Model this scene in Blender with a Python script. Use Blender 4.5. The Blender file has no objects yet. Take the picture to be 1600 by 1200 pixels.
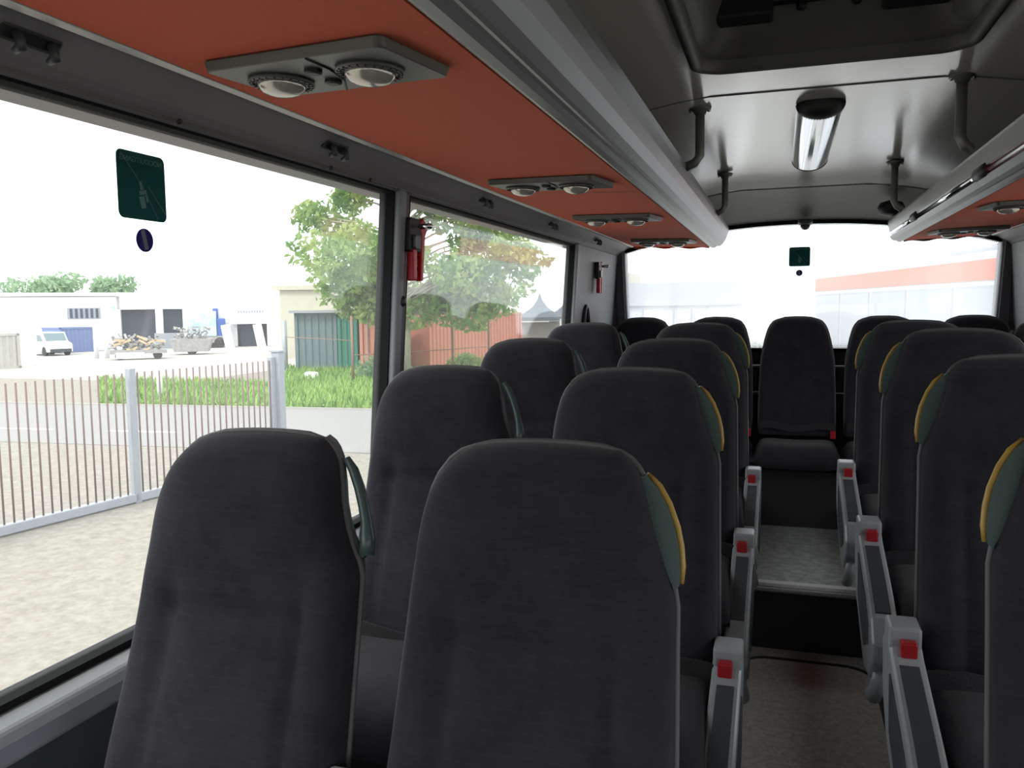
import bpy, bmesh, math, random
from mathutils import Vector, Matrix
random.seed(11)
R = math.radians
S = bpy.context.scene
COL = S.collection

# ------------------------------------------------------------------ camera
EYE = 1.55
cam_d = bpy.data.cameras.new('camera')
cam_d.sensor_width = 36.0
cam_d.lens = 1294.0 / 1600.0 * 36.0
cam_d.clip_start = 0.02
cam_d.clip_end = 600
cam = bpy.data.objects.new('camera', cam_d)
COL.objects.link(cam)
# bus axis (+Y) seen at pixel 1221,477; slight roll
dv = Vector((421 / 1294, 123 / 1294, 1.0)).normalized()      # world Y in (right, up, forward)
uv = Vector((0.018, 1.0, 0.0))
uv = (uv - dv * uv.dot(dv)).normalized()                      # world Z
xv = dv.cross(uv)
if xv.x < 0: xv = -xv                                         # world X
cr = Vector((xv.x, dv.x, uv.x)); cu = Vector((xv.y, dv.y, uv.y)); cf = Vector((xv.z, dv.z, uv.z))
mw = Matrix((cr, cu, -cf)).transposed().to_4x4()
mw.translation = Vector((0, 0, EYE))
cam.matrix_world = mw
S.camera = cam

# ------------------------------------------------------------------ world, light, exposure
W = bpy.data.worlds.new('sky'); S.world = W; W.use_nodes = True
wn = W.node_tree.nodes; wl = W.node_tree.links
bg = wn['Background']
geo = wn.new('ShaderNodeTexCoord'); sep = wn.new('ShaderNodeSeparateXYZ')
ramp = wn.new('ShaderNodeValToRGB')
ramp.color_ramp.elements[0].position = 0.0; ramp.color_ramp.elements[0].color = (0.92, 0.95, 1.0, 1)
ramp.color_ramp.elements[1].position = 0.7; ramp.color_ramp.elements[1].color = (1.0, 1.0, 1.0, 1)
wl.new(geo.outputs['Generated'], sep.inputs[0]); wl.new(sep.outputs['Z'], ramp.inputs[0])
wl.new(ramp.outputs[0], bg.inputs[0])
bg.inputs[1].default_value = 1.7
sd = bpy.data.lights.new('sun', 'SUN'); sd.energy = 1.6; sd.angle = R(12); sd.color = (1.0, 0.96, 0.9)
sun = bpy.data.objects.new('sun', sd); COL.objects.link(sun)
sun.rotation_euler = (R(38), R(-22), 0)
S.view_settings.view_transform = 'Standard'
S.view_settings.look = 'None'
S.view_settings.exposure = 0.78
S.view_settings.gamma = 1.0
S.view_settings.use_curve_mapping = False
S.cycles.use_denoising = True
S.cycles.max_bounces = 14
S.cycles.diffuse_bounces = 6
S.cycles.glossy_bounces = 5
S.cycles.transparent_max_bounces = 24
S.cycles.sample_clamp_indirect = 8.0
S.cycles.caustics_reflective = False

# ------------------------------------------------------------------ materials
def mat(name, color, rough=0.6, metal=0.0, noise=None, bump=None, spec=0.5, coat=0.0, sheen=0.0, emis=None, transl=None):
    """noise=(scale, amount, color2); bump=(scale, strength)"""
    m = bpy.data.materials.new(name); m.use_nodes = True
    nt = m.node_tree; p = nt.nodes['Principled BSDF']
    p.inputs['Base Color'].default_value = (*color, 1)
    p.inputs['Roughness'].default_value = rough
    p.inputs['Metallic'].default_value = metal
    p.inputs['Specular IOR Level'].default_value = spec
    if coat: p.inputs['Coat Weight'].default_value = coat; p.inputs['Coat Roughness'].default_value = 0.14; p.inputs['Coat IOR'].default_value = 1.7
    if sheen: p.inputs['Sheen Weight'].default_value = sheen; p.inputs['Sheen Roughness'].default_value = 0.4
    tc = nt.nodes.new('ShaderNodeTexCoord')
    if noise:
        n = nt.nodes.new('ShaderNodeTexNoise'); n.inputs['Scale'].default_value = noise[0]; n.inputs['Detail'].default_value = 6
        n.inputs['Roughness'].default_value = 0.65
        r = nt.nodes.new('ShaderNodeValToRGB')
        r.color_ramp.elements[0].position = 0.5 - noise[1]; r.color_ramp.elements[1].position = 0.5 + noise[1]
        r.color_ramp.elements[0].color = (*color, 1); r.color_ramp.elements[1].color = (*noise[2], 1)
        nt.links.new(tc.outputs['Object'], n.inputs['Vector']); nt.links.new(n.outputs['Fac'], r.inputs[0])
        nt.links.new(r.outputs[0], p.inputs['Base Color'])
    if bump:
        n = nt.nodes.new('ShaderNodeTexNoise'); n.inputs['Scale'].default_value = bump[0]; n.inputs['Detail'].default_value = 4
        b = nt.nodes.new('ShaderNodeBump'); b.inputs['Strength'].default_value = bump[1]; b.inputs['Distance'].default_value = 0.01
        nt.links.new(tc.outputs['Object'], n.inputs['Vector']); nt.links.new(n.outputs['Fac'], b.inputs['Height'])
        nt.links.new(b.outputs[0], p.inputs['Normal'])
    return m

def glass_mat(name, tint, haze=0.0, hazecol=(0.9, 0.93, 0.95)):
    m = bpy.data.materials.new(name); m.use_nodes = True
    nt = m.node_tree; nt.nodes.clear()
    out = nt.nodes.new('ShaderNodeOutputMaterial')
    t = nt.nodes.new('ShaderNodeBsdfTransparent'); t.inputs[0].default_value = (*tint, 1)
    g = nt.nodes.new('ShaderNodeBsdfGlossy'); g.inputs['Roughness'].default_value = 0.01
    # thin-sheet reflectance, the same from both sides: 0.04 + 0.96 (1 - cos)^5
    lf = nt.nodes.new('ShaderNodeLayerWeight'); lf.inputs[0].default_value = 0.5
    pw = nt.nodes.new('ShaderNodeMath'); pw.operation = 'POWER'; pw.inputs[1].default_value = 5.0
    lw = nt.nodes.new('ShaderNodeMath'); lw.operation = 'MULTIPLY_ADD'; lw.inputs[1].default_value = 0.96; lw.inputs[2].default_value = 0.04
    nt.links.new(lf.outputs['Facing'], pw.inputs[0]); nt.links.new(pw.outputs[0], lw.inputs[0])
    mx = nt.nodes.new('ShaderNodeMixShader')
    nt.links.new(lw.outputs[0], mx.inputs[0]); nt.links.new(t.outputs[0], mx.inputs[1]); nt.links.new(g.outputs[0], mx.inputs[2])
    last = mx
    if haze:
        tr = nt.nodes.new('ShaderNodeBsdfTranslucent'); tr.inputs[0].default_value = (*hazecol, 1)
        tc = nt.nodes.new('ShaderNodeTexCoord'); n = nt.nodes.new('ShaderNodeTexNoise'); n.inputs['Scale'].default_value = 1.3
        r = nt.nodes.new('ShaderNodeMapRange'); r.inputs['To Min'].default_value = haze * 0.4; r.inputs['To Max'].default_value = haze * 1.6
        m2 = nt.nodes.new('ShaderNodeMixShader')
        nt.links.new(tc.outputs['Object'], n.inputs['Vector']); nt.links.new(n.outputs['Fac'], r.inputs[0])
        nt.links.new(r.outputs[0], m2.inputs[0]); nt.links.new(mx.outputs[0], m2.inputs[1]); nt.links.new(tr.outputs[0], m2.inputs[2])
        last = m2
    nt.links.new(last.outputs[0], out.inputs[0])
    return m

def fabric_mat(name, c1, c2, lines=0.0):
    m = bpy.data.materials.new(name); m.use_nodes = True
    nt = m.node_tree; p = nt.nodes['Principled BSDF']; L = nt.links
    p.inputs['Roughness'].default_value = 0.92; p.inputs['Specular IOR Level'].default_value = 0.2
    p.inputs['Sheen Weight'].default_value = 0.10; p.inputs['Sheen Roughness'].default_value = 0.45
    tc = nt.nodes.new('ShaderNodeTexCoord')
    n = nt.nodes.new('ShaderNodeTexNoise'); n.inputs['Scale'].default_value = 14; n.inputs['Detail'].default_value = 8; n.inputs['Roughness'].default_value = 0.8
    r = nt.nodes.new('ShaderNodeValToRGB'); r.color_ramp.elements[0].color = (*c1, 1); r.color_ramp.elements[1].color = (*c2, 1)
    r.color_ramp.elements[0].position = 0.35; r.color_ramp.elements[1].position = 0.7
    L.new(tc.outputs['Object'], n.inputs['Vector']); L.new(n.outputs['Fac'], r.inputs[0])
    # fine woven contour lines
    w = nt.nodes.new('ShaderNodeTexWave'); w.wave_type = 'BANDS'; w.bands_direction = 'Z'
    w.inputs['Scale'].default_value = 24; w.inputs['Distortion'].default_value = 5.0; w.inputs['Detail'].default_value = 1.0
    w.inputs['Detail Scale'].default_value = 0.35
    r2 = nt.nodes.new('ShaderNodeValToRGB'); r2.color_ramp.elements[0].position = 0.93; r2.color_ramp.elements[1].position = 1.0
    mx = nt.nodes.new('ShaderNodeMix'); mx.data_type = 'RGBA'
    L.new(tc.outputs['Object'], w.inputs['Vector']); L.new(w.outputs['Fac'], r2.inputs[0])
    ml = nt.nodes.new('ShaderNodeMath'); ml.operation = 'MULTIPLY'; ml.inputs[1].default_value = lines
    L.new(r2.outputs[0], ml.inputs[0]); L.new(ml.outputs[0], mx.inputs[0])
    L.new(r.outputs[0], mx.inputs[6]); mx.inputs[7].default_value = (c2[0] * 2.6, c2[1] * 2.6, c2[2] * 2.6, 1)
    L.new(mx.outputs[2], p.inputs['Base Color'])
    nb = nt.nodes.new('ShaderNodeTexNoise'); nb.inputs['Scale'].default_value = 420
    b = nt.nodes.new('ShaderNodeBump'); b.inputs['Strength'].default_value = 0.25; b.inputs['Distance'].default_value = 0.002
    L.new(tc.outputs['Object'], nb.inputs['Vector']); L.new(nb.outputs['Fac'], b.inputs['Height']); L.new(b.outputs[0], p.inputs['Normal'])
    return m

M = {}
M['fabric'] = fabric_mat('charcoal_fabric', (0.0155, 0.0148, 0.0205), (0.0285, 0.0272, 0.036), 0.07)
M['piping'] = mat('grey_piping', (0.09, 0.088, 0.09), 0.6)
M['shell'] = mat('seat_shell', (0.03, 0.031, 0.035), 0.55)
M['teal'] = mat('teal_plastic', (0.05, 0.085, 0.08), 0.35)
M['yellow'] = mat('yellow_plastic', (0.38, 0.24, 0.05), 0.4)
M['greyplastic'] = mat('grey_plastic', (0.34, 0.36, 0.38), 0.32, noise=(9, 0.3, (0.28, 0.3, 0.32)))
M['darkplastic'] = mat('dark_plastic', (0.05, 0.06, 0.07), 0.4)
M['black'] = mat('black_plastic', (0.012, 0.012, 0.014), 0.5)
M['rubber'] = mat('black_rubber', (0.012, 0.013, 0.014), 0.9, spec=0.15)
M['buckle'] = mat('red_buckle', (0.36, 0.008, 0.014), 0.35)
M['webbing'] = mat('black_webbing', (0.016, 0.016, 0.02), 0.8, bump=(300, 0.4))
M['orange'] = mat('orange_fabric', (0.64, 0.092, 0.03), 0.85, noise=(60, 0.3, (0.7, 0.108, 0.036)), bump=(500, 0.3), sheen=0.1)
M['silver'] = mat('silver_paint', (0.36, 0.37, 0.39), 0.36, metal=0.5, noise=(5, 0.3, (0.34, 0.35, 0.37)))
M['rail'] = mat('satin_rail', (0.5, 0.5, 0.5), 0.38, metal=0.4)
M['header'] = mat('header_grey', (0.205, 0.197, 0.22), 0.45, noise=(7, 0.3, (0.19, 0.182, 0.203)))
M['wallgrey'] = mat('wall_grey', (0.25, 0.27, 0.285), 0.5, noise=(6, 0.3, (0.2, 0.215, 0.225)))
M['walldark'] = mat('wall_dark', (0.045, 0.06, 0.065), 0.65, noise=(40, 0.3, (0.055, 0.07, 0.075)), bump=(300, 0.3))
M['sill'] = mat('sill_grey', (0.3, 0.32, 0.35), 0.4, noise=(12, 0.3, (0.26, 0.28, 0.3)))
M['pillardark'] = mat('pillar_dark', (0.075, 0.068, 0.066), 0.5)
M['pillar'] = mat('pillar_grey', (0.22, 0.24, 0.27), 0.45)
M['ceiling'] = mat('ceiling_grey', (0.7, 0.675, 0.635), 0.2, noise=(5, 0.3, (0.68, 0.655, 0.615)), spec=1.0, coat=1.0)
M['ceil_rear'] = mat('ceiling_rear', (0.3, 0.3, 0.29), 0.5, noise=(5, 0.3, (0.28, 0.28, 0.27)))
M['groove'] = mat('groove_dark', (0.14, 0.14, 0.135), 0.6)
M['hatchwell'] = mat('hatch_beige', (0.13, 0.125, 0.11), 0.5, noise=(10, 0.3, (0.11, 0.107, 0.095)))
M['hatchpane'] = mat('hatch_pane', (0.012, 0.014, 0.016), 0.15)
M['lampcover'] = mat('lamp_cover', (0.82, 0.84, 0.88), 0.08, metal=0.9)
M['chrome'] = mat('chrome', (0.75, 0.77, 0.8), 0.06, metal=1.0)
M['postgrey'] = mat('post_grey', (0.2, 0.2, 0.2), 0.35, metal=0.3)
M['carpet'] = mat('aisle_vinyl', (0.33, 0.3, 0.265), 0.7, noise=(40, 0.2, (0.6, 0.555, 0.5)), bump=(120, 0.5))
M['vinyl'] = mat('step_vinyl', (0.15, 0.165, 0.16), 0.5, noise=(24, 0.10, (0.27, 0.29, 0.28)))
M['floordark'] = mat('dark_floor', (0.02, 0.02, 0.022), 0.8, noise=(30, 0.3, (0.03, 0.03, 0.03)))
M['edge'] = mat('step_edge', (0.5, 0.5, 0.5), 0.4, metal=0.4)
M['lens'] = mat('lamp_lens', (0.6, 0.58, 0.54), 0.15, metal=0.5)
M['console'] = mat('console_grey', (0.085, 0.085, 0.082), 0.4)
M['redplastic'] = mat('red_plastic', (0.5, 0.012, 0.025), 0.35)
M['redbar'] = mat('red_bar', (0.32, 0.008, 0.012), 0.12, coat=0.6)




M['glass'] = glass_mat('side_glass', (0.96, 0.98, 0.97), 0.03)
M['rearglass'] = glass_mat('rear_glass', (0.96, 0.98, 0.98), 0.22)
# outside
M['gravel'] = mat('gravel', (0.185, 0.168, 0.14), 0.95, noise=(9.0, 0.2, (0.30, 0.277, 0.245)), bump=(25, 0.5))
M['asphalt'] = mat('asphalt', (0.22, 0.215, 0.215), 0.9, noise=(8, 0.25, (0.27, 0.265, 0.26)))
M['marking'] = mat('road_marking', (0.8, 0.8, 0.8), 0.7)
M['kerb'] = mat('kerb', (0.36, 0.345, 0.32), 0.8)
M['grass'] = mat('grass', (0.13, 0.27, 0.05), 0.8, noise=(0.7, 0.2, (0.3, 0.42, 0.12)))
M['galv'] = mat('galvanised', (0.3, 0.33, 0.38), 0.45, metal=0.2, noise=(10, 0.3, (0.38, 0.41, 0.46)))
M['bar'] = mat('weathered_bar', (0.17, 0.11, 0.10), 0.6)
M['white'] = mat('white_cladding', (0.93, 0.93, 0.92), 0.6)
M['whitepanel'] = mat('white_panel', (0.75, 0.77, 0.8), 0.5)
M['palegrey'] = mat('pale_grey', (0.3, 0.32, 0.36), 0.5)
M['cabinwhite'] = mat('cabin_white', (0.46, 0.48, 0.52), 0.5)
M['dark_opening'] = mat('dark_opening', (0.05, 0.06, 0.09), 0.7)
M['darkblue'] = mat('dark_blue', (0.04, 0.1, 0.36), 0.5)
M['skyblue'] = mat('sky_blue', (0.36, 0.62, 0.82), 0.5, noise=(0.8, 0.1, (0.7, 0.82, 0.9)))
M['bluegrey'] = mat('blue_container', (0.16, 0.21, 0.4), 0.6)
M['carglass'] = mat('car_glass', (0.14, 0.2, 0.22), 0.15)
M['tyre'] = mat('tyre', (0.03, 0.03, 0.03), 0.8)
M['concrete'] = mat('concrete', (0.42, 0.4, 0.37), 0.9, noise=(2, 0.2, (0.5, 0.48, 0.45)))
M['slate'] = mat('slate_sheet', (0.1, 0.15, 0.17), 0.6, noise=(2, 0.3, (0.13, 0.18, 0.2)))
M['green'] = mat('green_container', (0.02, 0.17, 0.12), 0.6)
M['orangecont'] = mat('orange_container', (0.55, 0.2, 0.14), 0.65, noise=(2, 0.25, (0.6, 0.25, 0.18)))
M['beige'] = mat('beige_cladding', (0.44, 0.43, 0.34), 0.7, noise=(1, 0.2, (0.5, 0.47, 0.4)))
M['canvas'] = mat('dark_canvas', (0.1, 0.12, 0.15), 0.6)
M['rust'] = mat('rusty_post', (0.25, 0.15, 0.11), 0.8)
M['bark'] = mat('bark', (0.3, 0.27, 0.2), 0.9, noise=(12, 0.25, (0.45, 0.42, 0.34)))
M['coachwhite'] = mat('coach_paint', (0.5, 0.52, 0.56), 0.4)
M['coachred'] = mat('coach_red', (0.7, 0.12, 0.04), 0.4)
M['coachglass'] = mat('coach_glass', (0.38, 0.42, 0.48), 0.2)
M['scrapgrey'] = mat('scrap_grey', (0.24, 0.24, 0.26), 0.7, noise=(6, 0.2, (0.4, 0.38, 0.36)))
M['timber'] = mat('timber', (0.55, 0.42, 0.26), 0.8)

def leaf_mat(name, a, b):
    m = bpy.data.materials.new(name); m.use_nodes = True
    nt = m.node_tree; nt.nodes.clear(); L = nt.links
    out = nt.nodes.new('ShaderNodeOutputMaterial')
    tc = nt.nodes.new('ShaderNodeTexCoord'); n = nt.nodes.new('ShaderNodeTexNoise'); n.inputs['Scale'].default_value = 1.1; n.inputs['Detail'].default_value = 3
    r = nt.nodes.new('ShaderNodeValToRGB'); r.color_ramp.elements[0].color = (*a, 1); r.color_ramp.elements[1].color = (*b, 1)
    r.color_ramp.elements[0].position = 0.38; r.color_ramp.elements[1].position = 0.62
    L.new(tc.outputs['Object'], n.inputs['Vector']); L.new(n.outputs['Fac'], r.inputs[0])
    d = nt.nodes.new('ShaderNodeBsdfDiffuse'); t = nt.nodes.new('ShaderNodeBsdfTranslucent')
    mx = nt.nodes.new('ShaderNodeMixShader'); mx.inputs[0].default_value = 0.45
    L.new(r.outputs[0], d.inputs[0]); L.new(r.outputs[0], t.inputs[0])
    L.new(d.outputs[0], mx.inputs[1]); L.new(t.outputs[0], mx.inputs[2]); L.new(mx.outputs[0], out.inputs[0])
    return m
M['leaf'] = leaf_mat('leaf_green', (0.16, 0.3, 0.08), (0.42, 0.52, 0.2))
M['stickgreen'] = leaf_mat('sticker_green', (0.03, 0.125, 0.12), (0.036, 0.145, 0.135))
M['stickmark'] = leaf_mat('sticker_mark', (0.22, 0.42, 0.4), (0.24, 0.45, 0.43))
M['stickblue'] = leaf_mat('sticker_blue', (0.05, 0.05, 0.2), (0.06, 0.06, 0.24))
M['stickgrey'] = leaf_mat('sticker_grey', (0.3, 0.34, 0.42), (0.34, 0.38, 0.46))
M['leaf_far'] = leaf_mat('leaf_far', (0.2, 0.34, 0.2), (0.36, 0.48, 0.3))
M['leaf_grey'] = leaf_mat('leaf_grey', (0.3, 0.34, 0.34), (0.42, 0.46, 0.44))

# ------------------------------------------------------------------ mesh helpers
class MB:
    def __init__(s): s.v = []; s.f = []
    def add(s, vs, fs):
        o = len(s.v); s.v += [tuple(v) for v in vs]; s.f += [tuple(i + o for i in f) for f in fs]; return s
    def box(s, a, b, mtx=None):
        x0, y0, z0 = a; x1, y1, z1 = b
        vs = [Vector(p) for p in ((x0,y0,z0),(x1,y0,z0),(x1,y1,z0),(x0,y1,z0),(x0,y0,z1),(x1,y0,z1),(x1,y1,z1),(x0,y1,z1))]
        if mtx: vs = [mtx @ v for v in vs]
        return s.add(vs, [(0,3,2,1),(4,5,6,7),(0,1,5,4),(1,2,6,5),(2,3,7,6),(3,0,4,7)])
    def prism(s, prof, y0, y1, plane='XZ'):
        n = len(prof)
        def pt(p, t):
            if plane == 'XZ': return (p[0], t, p[1])
            if plane == 'YZ': return (t, p[0], p[1])
            return (p[0], p[1], t)
        vs = [pt(p, y0) for p in prof] + [pt(p, y1) for p in prof]
        fs = [(i, (i+1) % n, n + (i+1) % n, n + i) for i in range(n)] + [tuple(range(n)), tuple(range(2*n-1, n-1, -1))]
        return s.add(vs, fs)
    def tube(s, pts, r, n=10, cap=True, closed=False):
        pts = [Vector(p) for p in pts]; m = len(pts)
        rs = r if isinstance(r, (list, tuple)) else [r] * m
        ref = None; rings = []
        for i, p in enumerate(pts):
            a = pts[i-1] if (i or closed) else pts[0]; b = pts[(i+1) % m] if (i < m-1 or closed) else pts[-1]
            t = (b - a).normalized()
            if ref is None: ref = t.orthogonal().normalized()
            ref = (ref - t * ref.dot(t)).normalized(); bi = t.cross(ref)
            rings.append([p + (ref * math.cos(2*math.pi*k/n) + bi * math.sin(2*math.pi*k/n)) * rs[i] for k in range(n)])
        vs = [v for ring in rings for v in ring]; fs = []
        for i in range(m if closed else m-1):
            j = (i+1) % m
            for k in range(n):
                fs.append((i*n+k, i*n+(k+1) % n, j*n+(k+1) % n, j*n+k))
        if cap and not closed: fs += [tuple(range(n-1, -1, -1)), tuple(range((m-1)*n, m*n))]
        return s.add(vs, fs)
    def lathe(s, prof, c, axis='Z', n=20):
        vs = []; fs = []; m = len(prof)
        for (r, h) in prof:
            for k in range(n):
                a = 2*math.pi*k/n; u, w = r*math.cos(a), r*math.sin(a)
                v = (u, w, h) if axis == 'Z' else ((u, h, w) if axis == 'Y' else (h, u, w))
                vs.append((c[0]+v[0], c[1]+v[1], c[2]+v[2]))
        for i in range(m-1):
            for k in range(n): fs.append((i*n+k, i*n+(k+1) % n, (i+1)*n+(k+1) % n, (i+1)*n+k))
        fs += [tuple(range(n-1, -1, -1)), tuple(range((m-1)*n, m*n))]
        return s.add(vs, fs)
    def grid(s, fn, nu, nv):
        vs = [fn(i/nu, j/nv) for j in range(nv+1) for i in range(nu+1)]
        fs = [(j*(nu+1)+i, j*(nu+1)+i+1, (j+1)*(nu+1)+i+1, (j+1)*(nu+1)+i) for j in range(nv) for i in range(nu)]
        return s.add(vs, fs)
    def build(s, name, m, parent=None, smooth=False, bevel=0, sub=0, label=None, weld=False, seg=2):
        me = bpy.data.meshes.new(name); me.from_pydata(s.v, [], s.f); me.validate()
        bm = bmesh.new(); bm.from_mesh(me)
        if weld: bmesh.ops.remove_doubles(bm, verts=bm.verts, dist=0.0004)
        bmesh.ops.recalc_face_normals(bm, faces=bm.faces)
        bm.to_mesh(me); bm.free()
        me.materials.append(M[m] if isinstance(m, str) else m)
        if smooth:
            me.polygons.foreach_set('use_smooth', [True] * len(me.polygons))
        o = bpy.data.objects.new(name, me); COL.objects.link(o)
        if bevel:
            b = o.modifiers.new('bevel', 'BEVEL'); b.width = bevel; b.segments = seg; b.limit_method = 'ANGLE'; b.angle_limit = R(40)
        if sub:
            b = o.modifiers.new('sub', 'SUBSURF'); b.levels = sub; b.render_levels = sub
        if smooth and bevel:
            pass
        if parent: o.parent = parent
        if label: o['label'] = label
        return o

def tag(o, label, cat, group=None, kind=None):
    if label: o['label'] = label
    if cat: o['category'] = cat
    if group: o['group'] = group
    if kind: o['kind'] = kind
    return o
def thing(name, label, cat, loc=(0,0,0), rz=0, group=None):
    o = bpy.data.objects.new(name, None); COL.objects.link(o); o.location = loc; o.rotation_euler = (0, 0, rz)
    o.empty_display_size = 0.05
    return tag(o, label, cat, group)
def struct(o): o['kind'] = 'structure'; return o
def copy_tree(o, parent=None):
    c = o.copy(); COL.objects.link(c); c.parent = parent
    for ch in o.children: copy_tree(ch, c)
    return c
def rrect(x0, x1, y0, y1, r, n=6):
    out = []
    for cx, cy, a0 in ((x1-r, y1-r, 0), (x0+r, y1-r, 90), (x0+r, y0+r, 180), (x1-r, y0+r, 270)):
        for k in range(n+1):
            a = R(a0 + 90*k/n); out.append((cx + r*math.cos(a), cy + r*math.sin(a)))
    return out

# ------------------------------------------------------------------ the coach interior (structure)
XC = 0.11
Y0, Y1 = -2.3, 5.62
def mirx(x): return 2*XC - x
def wx(z): return -1.06 - 0.065 * (1.875 - z) / 0.93       # inner face of the left wall, leaning
ZS, ZT = 0.940, 1.886
PILLARS = [(2.195, 2.30), (4.39, 4.55)]

def mprism(side, prof, y0, y1): # mirrored profile
    p = prof if side < 0 else [(mirx(x), z) for x, z in prof]
    return p, y0, y1
for side, nm in ((-1, 'left'), (1, 'right')):
    mm = (lambda pr: pr) if side < 0 else (lambda pr: [(mirx(x), z) for x, z in pr])
    mb = MB(); mb.prism(mm([(-1.27, -0.35), (-1.20, -0.35), (wx(ZS) , ZS-0.075), (wx(ZS)-0.01, ZS-0.01), (wx(ZS)-0.045, ZS-0.01)]), Y0, Y1)
    struct(mb.build('wall_' + nm, 'walldark'))
    # sill ledge
    mb = MB(); mb.prism(mm([(wx(ZS)-0.018, ZS-0.012), (wx(ZS)-0.004, ZS), (wx(ZS)+0.03, ZS-0.012), (wx(ZS)+0.04, ZS-0.03), (wx(ZS)+0.036, ZS-0.066), (wx(ZS)+0.02, ZS-0.072), (wx(ZS)-0.018, ZS-0.075)]), Y0, Y1)
    struct(mb.build('trim_%d' % (1 if side < 0 else 2), 'sill', bevel=0.006))
    # header: lower light band and upper dark slanted panel up to the rack rail
    mb = MB(); mb.prism(mm([(-1.18, ZT+0.0), (-1.075, ZT+0.0), (-1.062, ZT+0.004), (-1.045, ZT+0.02), (-1.035, ZT+0.028), (-1.0, ZT+0.05), (-0.955, ZT+0.078), (-0.95, ZT+0.10), (-1.18, ZT+0.24)]), Y0, Y1)
    struct(mb.build('wall_%s_header' % nm, 'header', bevel=0.004))
    mb = MB(); mb.tube([(mm([(-1.056, 0)])[0][0], Y0, ZT+0.012), (mm([(-1.056, 0)])[0][0], Y1, ZT+0.012)], 0.004, 8)
    struct(mb.build('trim_%d' % (3 if side < 0 else 4), 'groove', smooth=True))
    # rear side panel between last pillar and the back
    mb = MB(); mb.prism(mm([(wx(ZS)-0.045, ZS-0.01), (wx(ZS), ZS-0.01), (wx(ZT), ZT+0.01), (wx(ZT)-0.045, ZT+0.01)]), PILLARS[1][0]+0.045, Y1)
    struct(mb.build('wall_%s_rear' % nm, 'wallgrey'))
    # pillars
    k = 5 if side < 0 else 8
    for i, (a, b) in enumerate(PILLARS):
        xi, xb = wx(ZT) + 0.004, wx(ZS) + 0.004
        mb = MB(); mb.prism(mm([(xb-0.045, ZS-0.01), (xb+0.012, ZS-0.01), (xi+0.012, ZT+0.01), (xi-0.045, ZT+0.01)]), a+0.008, a+(0.052 if i == 0 else 0.075))
        struct(mb.build('trim_%d' % (k+i), 'pillar', bevel=0.008, seg=3))
        if i == 0:
            mb = MB(); mb.prism(mm([(xb-0.045, ZS-0.01), (xb-0.004, ZS-0.01), (xi-0.004, ZT+0.01), (xi-0.045, ZT+0.01)]), a+0.052, b)
            struct(mb.build('trim_%d' % (k+2), 'pillardark', bevel=0.006))
    # windows
    for i, (a, b) in enumerate(((Y0+0.15, PILLARS[0][0]+0.012), (PILLARS[0][1], PILLARS[1][0]+0.012))):
        n = i + 1 if side < 0 else i + 3
        mb = MB(); g = 0.010
        P0 = lambda y, z, off: (mm([(wx(z)-off, z)])[0][0], y, z)
        for (ya, yb, za, zb) in ((a, a+g, ZS, ZT), (b-g, b, ZS, ZT), (a, b, ZS-0.012, ZS+0.012), (a, b, ZT-0.002, ZT+0.004)):
            vs = [P0(ya,za,0.004), P0(yb,za,0.004), P0(yb,zb,0.004), P0(ya,zb,0.004), P0(ya,za,0.05), P0(yb,za,0.05), P0(yb,zb,0.05), P0(ya,zb,0.05)]
            mb.add(vs, [(0,1,2,3),(4,7,6,5),(0,4,5,1),(1,5,6,2),(2,6,7,3),(3,7,4,0)])
        w = struct(mb.build('window_%d' % n, 'rubber'))
        mb = MB()
        vs = [P0(a,ZS,0.03), P0(b,ZS,0.03), P0(b,ZT,0.03), P0(a,ZT,0.03), P0(a,ZS,0.036), P0(b,ZS,0.036), P0(b,ZT,0.036), P0(a,ZT,0.036)]
        mb.add(vs, [(0,1,2,3),(4,7,6,5),(0,4,5,1),(1,5,6,2),(2,6,7,3),(3,7,4,0)])
        mb.build('pane', 'glass', w)

# ceiling with the hatch opening
HX0, HX1, HY0, HY1 = -0.235, 0.462, 1.25, 2.585
def cz(x, y):
    d = abs(x - XC); z = 2.25
    if d > 0.36: z -= 0.20 * ((d-0.36)/0.9)**1.3
    if y > 4.35: z -= 0.012 * min(1, (y-4.35)/0.7)
    return z
xs = [-1.2, -1.0, -0.8, -0.6, -0.45, -0.35, HX0, -0.1, XC, 0.32, HX1, 0.57, 0.67, 0.82, 1.02, 1.22, 1.42]
ys = [Y0-0.1, -1.5, -0.5, 0.4, HY0, 1.6, 2.0, 2.3, HY1, 2.92, 3.4, 3.9, 4.35, 4.6, 4.85, 5.05, 5.22]
mb = MB()
nx, ny = len(xs), len(ys)
vs = [(x, y, cz(x, y)) for y in ys for x in xs] + [(x, y, cz(x, y)+0.26) for y in ys for x in xs]
fs = []
N = nx*ny
for j in range(ny-1):
    for i in range(nx-1):
        if xs[i] >= HX0-1e-6 and xs[i+1] <= HX1+1e-6 and ys[j] >= HY0-1e-6 and ys[j+1] <= HY1+1e-6: continue
        a = j*nx+i; fs.append((a, a+1, a+1+nx, a+nx)); fs.append((a+N, a+nx+N, a+1+nx+N, a+1+N))
mb.add(vs, fs)
ceil = struct(mb.build('ceiling', 'ceiling', smooth=True))
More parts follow.
